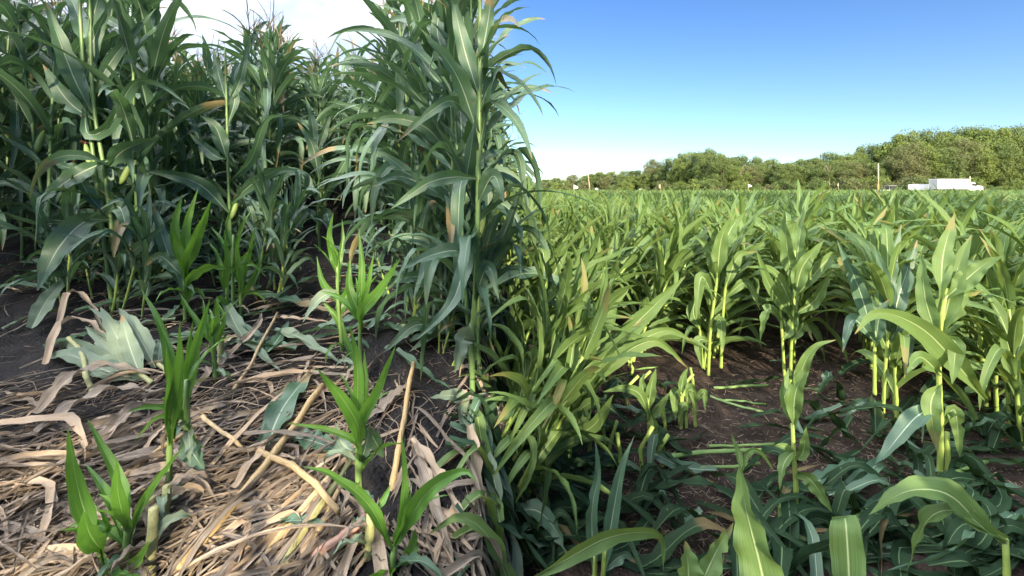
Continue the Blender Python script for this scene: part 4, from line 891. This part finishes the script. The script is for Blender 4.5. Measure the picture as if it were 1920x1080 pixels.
tops = [(780, 325), (900, 327), (1030, 330), (1060, 328), (1115, 318), (1150, 316), (1185, 314), (1215, 312), (1225, 300), (1250, 292), (1290, 283), (1322, 272), (1350, 277), (1378, 288), (1405, 294), (1432, 297), (1470, 296), (1500, 292), (1530, 288), (1560, 280), (1590, 279), (1612, 268), (1640, 266), (1662, 262), (1690, 248), (1720, 240), (1755, 239), (1795, 234), (1838, 235), (1900, 232), (2000, 236), (2150, 240)]
rt = np.random.default_rng(12); used = set()
def put(protos, usedset, loc, h, base_h, rw, label=None, group=None):
    i = int(rt.integers(len(protos))); p = protos[i]; s = h/base_h; sx = s*rw; rz = rt.uniform(0, 6.28)
    if (p.name) not in usedset: usedset.add(p.name); p.location = loc; p.rotation_euler = (0, 0, rz); p.scale = (sx, sx, s); return p
    return dup(p, loc, (0, 0, rz), (sx, sx, s), label, group)
tx = [t[0] for t in tops]; ty = [t[1] for t in tops]
def tdist(px): return float(np.interp(px, (780, 1030, 1215, 1320, 1700, 2150), (260, 250, 215, 175, 150, 150)))
for px in np.concatenate((np.arange(770, 1215, 26), np.arange(1215, 2120, 27))):
    for row in range(2):
        q = px+rt.normal(0, 6)+row*13; d = tdist(q)+row*9+rt.uniform(-3, 3)
        h = (CY-np.interp(q, tx, ty)-(5 if row == 0 else 0)+rt.normal(0, 3))/F*d+CAMH
        if row == 0: h *= rt.uniform(.72, .98)
        put(prot, used, ((q-CX)/F*d, d, -.1), h*1.04, 18, float(np.clip(12/ max(h, 6), .8, 1.25)))
us = set()
for px in np.arange(790, 2100, 19):
    q = px+rt.normal(0, 7); d = tdist(q)-rt.uniform(9, 14); h = rt.uniform(3.0, 6.5)
    if 1640 < q < 1900: d = max(d, RD+14)
    put(sprot, us, ((q-CX)/F*d, d, -.1), h, 5, rt.uniform(.8, 1.2))
# individual trees worth singling out
def bare_tree(label, px, d, h, seed):
    rng = np.random.default_rng(seed); o = thing('dead_tree', label, 'tree', ((px-CX)/F*d, d, 0)); t = MB()
    t.tube(lagr([(0, 0, -.3), (.1, 0, h*.4), (0, .2, h*.75)], 6), np.linspace(.16, .07, 6), 7); part('trunk', t, M['deadwood'], o)
    for j in range(9):
        a = rng.uniform(0, 6.28); z = h*rng.uniform(.35, .75); L = h*rng.uniform(.2, .35); P, _ = phys(np.array((.05, .1, z)), a, rng.uniform(.8, 1.4), L, rng.uniform(-.3, .4), 6)
        m = MB(); m.tube(P, np.linspace(.07, .02, 6), 5); part('limb', m, M['deadwood'], o)
bare_tree('leafless pale dead tree standing before the belt right of its central hump', 1390, 168, 12.5, 3)
bare_tree('thin leafless pale tree leaning among the crowns left of the bare utility pole', 1555, 156, 11.5, 4)
# poles
def pole(label, px, top, d, lean, foot=None):
    o = thing('utility_pole', label, 'pole', ((px-CX)/F*d, d, 0)); h = (CY-top)/F*d+CAMH
    m = MB(); m.tube(np.array(((0, 0, -.3), (lean*h*.5, 0, h*.5), (lean*h, 0, h))), (.17, .15, .12), 10); part('shaft', m, M['pole'], o)
    if foot:
        m = MB(); m.tube(np.array(((0, 0, .0), (lean*2.4, 0, foot))), (.21, .2), 10); part('guard', m, simple_mat('rust_guard', (.38, .16, .05), (.5, .24, .08), 3, .7), o)
    m = MB(); m.tube(np.array(((lean*h-.02, 0, h-.02), (lean*h, 0, h+.14))), (.13, .03), 8); part('cap', m, M['grey'], o); return o
pole('weathered leaning utility pole before the low trees at far left of the right plot', 1107, 321, 150, -.12)
pole('straight bare utility pole with an orange foot left of the white box truck', 1647, 307, 128, .0, 3.2)
pole('short post standing beside the white truck cab', 1819, 331, 112, 0)
# marker flags in the crop
for lb, px, py, d, fl in (('cream marker flag on a stake at far left of the right plot', 1076, 352, 34, 1), ('white marker flag hanging limp on a stake before the tree hump', 1238, 350, 46, -.4), ('white pennant marker flag flying to the right on a stake', 1403, 349, 46, 1.1), ('small white marker flag left of the bare utility pole', 1572, 347, 56, -.3)):
    x = (px-CX)/F*d; b = (x, d, float(ground_z(x, d))); o = thing('marker_flag', lb, 'marker flag', b); h = (CY-py)/F*d+CAMH-b[2]+.25
    m = MB(); m.tube(np.array(((0, 0, -.1), (0, 0, h*.5), (0, 0, h))), .018, 6); part('stake', m, M['pole'], o)
    m = MB(); w = .32*fl; rows = []
    for q in np.linspace(0, 1, 6):
        t_ = np.linspace(-.5, .5, 4)*.34*(1-.75*q if abs(fl) > .9 else 1)
        rows.append([(q*w+.01, .03*math.sin(q*6), h-.19-.05*q+v) for v in t_])
    m.grid(np.array(rows)); part('cloth', m, M['flag'], o)
# vehicles on the road
def wheel(o, x, y, z, r, w=.28):
    a = np.linspace(-.5, .5, 6); m = MB(); prr = np.array((.86, .97, 1, 1, .97, .86))*r; m.tube(np.array([(x, y+q*w, z) for q in a]), prr, 20); t = part('wheel', m, M['rubber'], o)
    m = MB(); s_ = -1 if True else 1; m.tube(np.array([(x, y-w*.5-.012, z), (x, y-w*.3, z)]), (r*.52, r*.58), 16); rimo = m.build('rim', M['grey'], t); KIDS.setdefault(t.name, []).append(rimo)
def prism(m, outline, y0, y1):
    """extrude an x-z outline along y"""
    n = len(outline); A = np.array([(x, y0, z) for x, z in outline]+[outline[0]][:0]); L = np.vstack((A, A[:1])); B = L.copy(); B[:, 1] = y1; m.grid(np.stack((L, B)))
    c = A.mean(0)
    for Y, fl in ((y0, 1), (y1, -1)):
        E = L.copy(); E[:, 1] = Y; cc = np.repeat(np.array([[c[0], Y, c[2]]]), len(E), 0); m.grid(np.stack((E, cc)) if fl > 0 else np.stack((cc, E)))
def box_truck(px, d):
    x0 = (px-CX)/F*d; zb = .75; o = thing('box_truck', 'white box truck with a tall plain cargo box parked on the road before the trees', 'truck', (x0, d, zb))
    m = MB(); m.box((0, -1.2, .98), (7.9, 1.2, 3.55)); bx = part('cargo_box', m, M['white'], o, smooth=False)
    m = MB(); m.box((-.03, -1.23, 3.48), (7.93, 1.23, 3.58)); m.box((-.03, -1.23, .92), (7.93, 1.23, 1.02)); KIDS.setdefault(bx.name, []).append(m.build('edge_rail', M['grey'], bx, False))
    m = MB(); m.box((-.05, -1.1, 1.05), (-.005, 1.1, 3.4)); KIDS[bx.name].append(m.build('rear_door', M['grey'], bx, False))
    m = MB(); m.box((0, -.5, .6), (11.2, .5, .9)); part('chassis', m, M['black'], o, smooth=False)
    m = MB(); prism(m, [(8.25, .6), (8.25, 2.55), (8.7, 2.72), (9.5, 2.62), (10.05, 1.85), (11.35, 1.72), (11.6, 1.4), (11.65, .6)], -1.1, 1.1); cb = part('cab', m, M['white'], o, smooth=False); kl = KIDS.setdefault(cb.name, [])
    m = MB(); prism(m, [(8.75, 1.75), (8.8, 2.45), (9.4, 2.42), (9.8, 1.8)], -1.115, -1.1); kl.append(m.build('window', M['glass'], cb, False))
    m = MB(); m.box((10.6, -1.12, 1.2), (11.2, -1.101, 1.55)); kl.append(m.build('marker_lamp', M['lamp'], cb, False))
    m = MB(); m.raw(np.array(((9.56, -1.0, 2.56), (10.06, -1.0, 1.9), (10.06, 1.0, 1.9), (9.56, 1.0, 2.56)))+np.array((.012, 0, .012)), np.array([[0, 1, 2, 3]]), np.zeros((4, 2)), np.full(4, .5)); kl.append(m.build('windscreen', M['glass'], cb, False))
    m = MB(); m.box((9.55, -1.4, 1.75), (9.72, -1.12, 2.25)); part('mirror', m, M['black'], o, smooth=False)
    m = MB(); m.box((11.6, -1.15, .45), (11.85, 1.15, .85)); part('bumper', m, M['grey'], o, smooth=False)
    for y in (-.85, .85):
        m = MB(); m.box((11.62, y-.2, 1.05), (11.69, y+.2, 1.3)); part('headlight', m, M['lamp'], o, smooth=False)
    for x in (1.9, 10.3):
        for y in (-1.0, 1.0): wheel(o, x, y, .5, .5)
    return o
box_truck(1750, 112)
def trailer(px, d):
    x0 = (px-CX)/F*d; o = thing('cargo_trailer', 'low white enclosed trailer parked just left of the box truck', 'trailer', (x0, d, .75))
    m = MB(); prism(m, [(0, .35), (0, 2.1), (.25, 2.25), (5.0, 2.3), (5.2, 2.1), (5.2, .35)], -1.1, 1.1); b = part('body', m, M['white'], o, smooth=False)
    m = MB(); m.box((-.02, -1.12, .3), (5.22, 1.12, .42)); part('frame', m, M['grey'], o, smooth=False)
    m = MB(); m.box((3.6, -1.12, .5), (4.3, -1.101, 1.95)); KIDS.setdefault(b.name, []).append(m.build('side_door', M['white'], b, False))
    m = MB(); m.tube(np.array(((5.2, 0, .35), (6.3, 0, .38))), .06, 8); part('tow_bar', m, M['grey'], o)
    m = MB(); m.box((-.06, .7, .55), (-.01, .95, .75)); part('tail_light', m, M['red'], o, smooth=False)
    for x in (2.2, 3.05):
        for y in (-1.05, 1.05): wheel(o, x, y, .34, .34, .2)
trailer(1710, 116)
def flatbed(px, d):
    x0 = (px-CX)/F*d; o = thing('flatbed_trailer', 'dark low flatbed machine with tan load at the foot of the bare utility pole', 'trailer', (x0, d, .75))
    m = MB(); m.box((-1.8, -1.0, .55), (6.5, 1.0, .72)); part('deck', m, M['tarp'], o, smooth=False)
    m = MB(); m.box((.6, -.8, .72), (2.8, .8, 1.15)); prism(m, [(.9, 1.15), (1.05, 1.75), (2.2, 1.75), (2.5, 1.15)], -.7, .7); part('engine_housing', m, M['black'], o, smooth=False)
    m = MB(); m.box((.3, -.85, 1.85), (2.9, .85, 1.95)); 
    for x in (.5, 2.7):
        for y in (-.75, .75): m.tube(np.array(((x, y, .7), (x, y, 1.86))), .05, 6)
    part('canopy', m, M['grey'], o, smooth=False)
    m = MB(); m.box((-2.0, -1.02, .42), (.4, 1.02, .75)); part('ramp', m, M['white'], o, smooth=False)
    for x in (.9, 4.8):
        for y in (-.95, .95): wheel(o, x, y, .34, .34, .2)
flatbed(1660, 122)
# ------------------------------------------------------------------ unseen trees added behind the viewpoint, blocking sun at left and sky light at right
bt = tree_proto('added_shade_tree', 600, 15, 10, 'fol_a', 'leafy tree standing behind the viewpoint at left', 'trees behind the viewpoint', 46, 60, 1.0, .06, .5)
first = True
for i, (x, y, h) in enumerate(((1.5, -17, 13), (-2.4, -19, 14), (-7.5, -19, 14), (11, -4, 12), (13.5, 2.5, 12), (15, -10, 13), (-5, -16, 14), (-10.5, -17, 14), (-16, -15.5, 14), (-1, -23, 15), (-7, -23, 15), (-22, -16, 13), (-29, -17, 13), (-36, -17, 13))):
    s = h/15
    if first: bt.location = (x, y, 0); bt.scale = (s,)*3; first = False
    else: dup(bt, (x, y, 0), (0, 0, i*1.3), s)
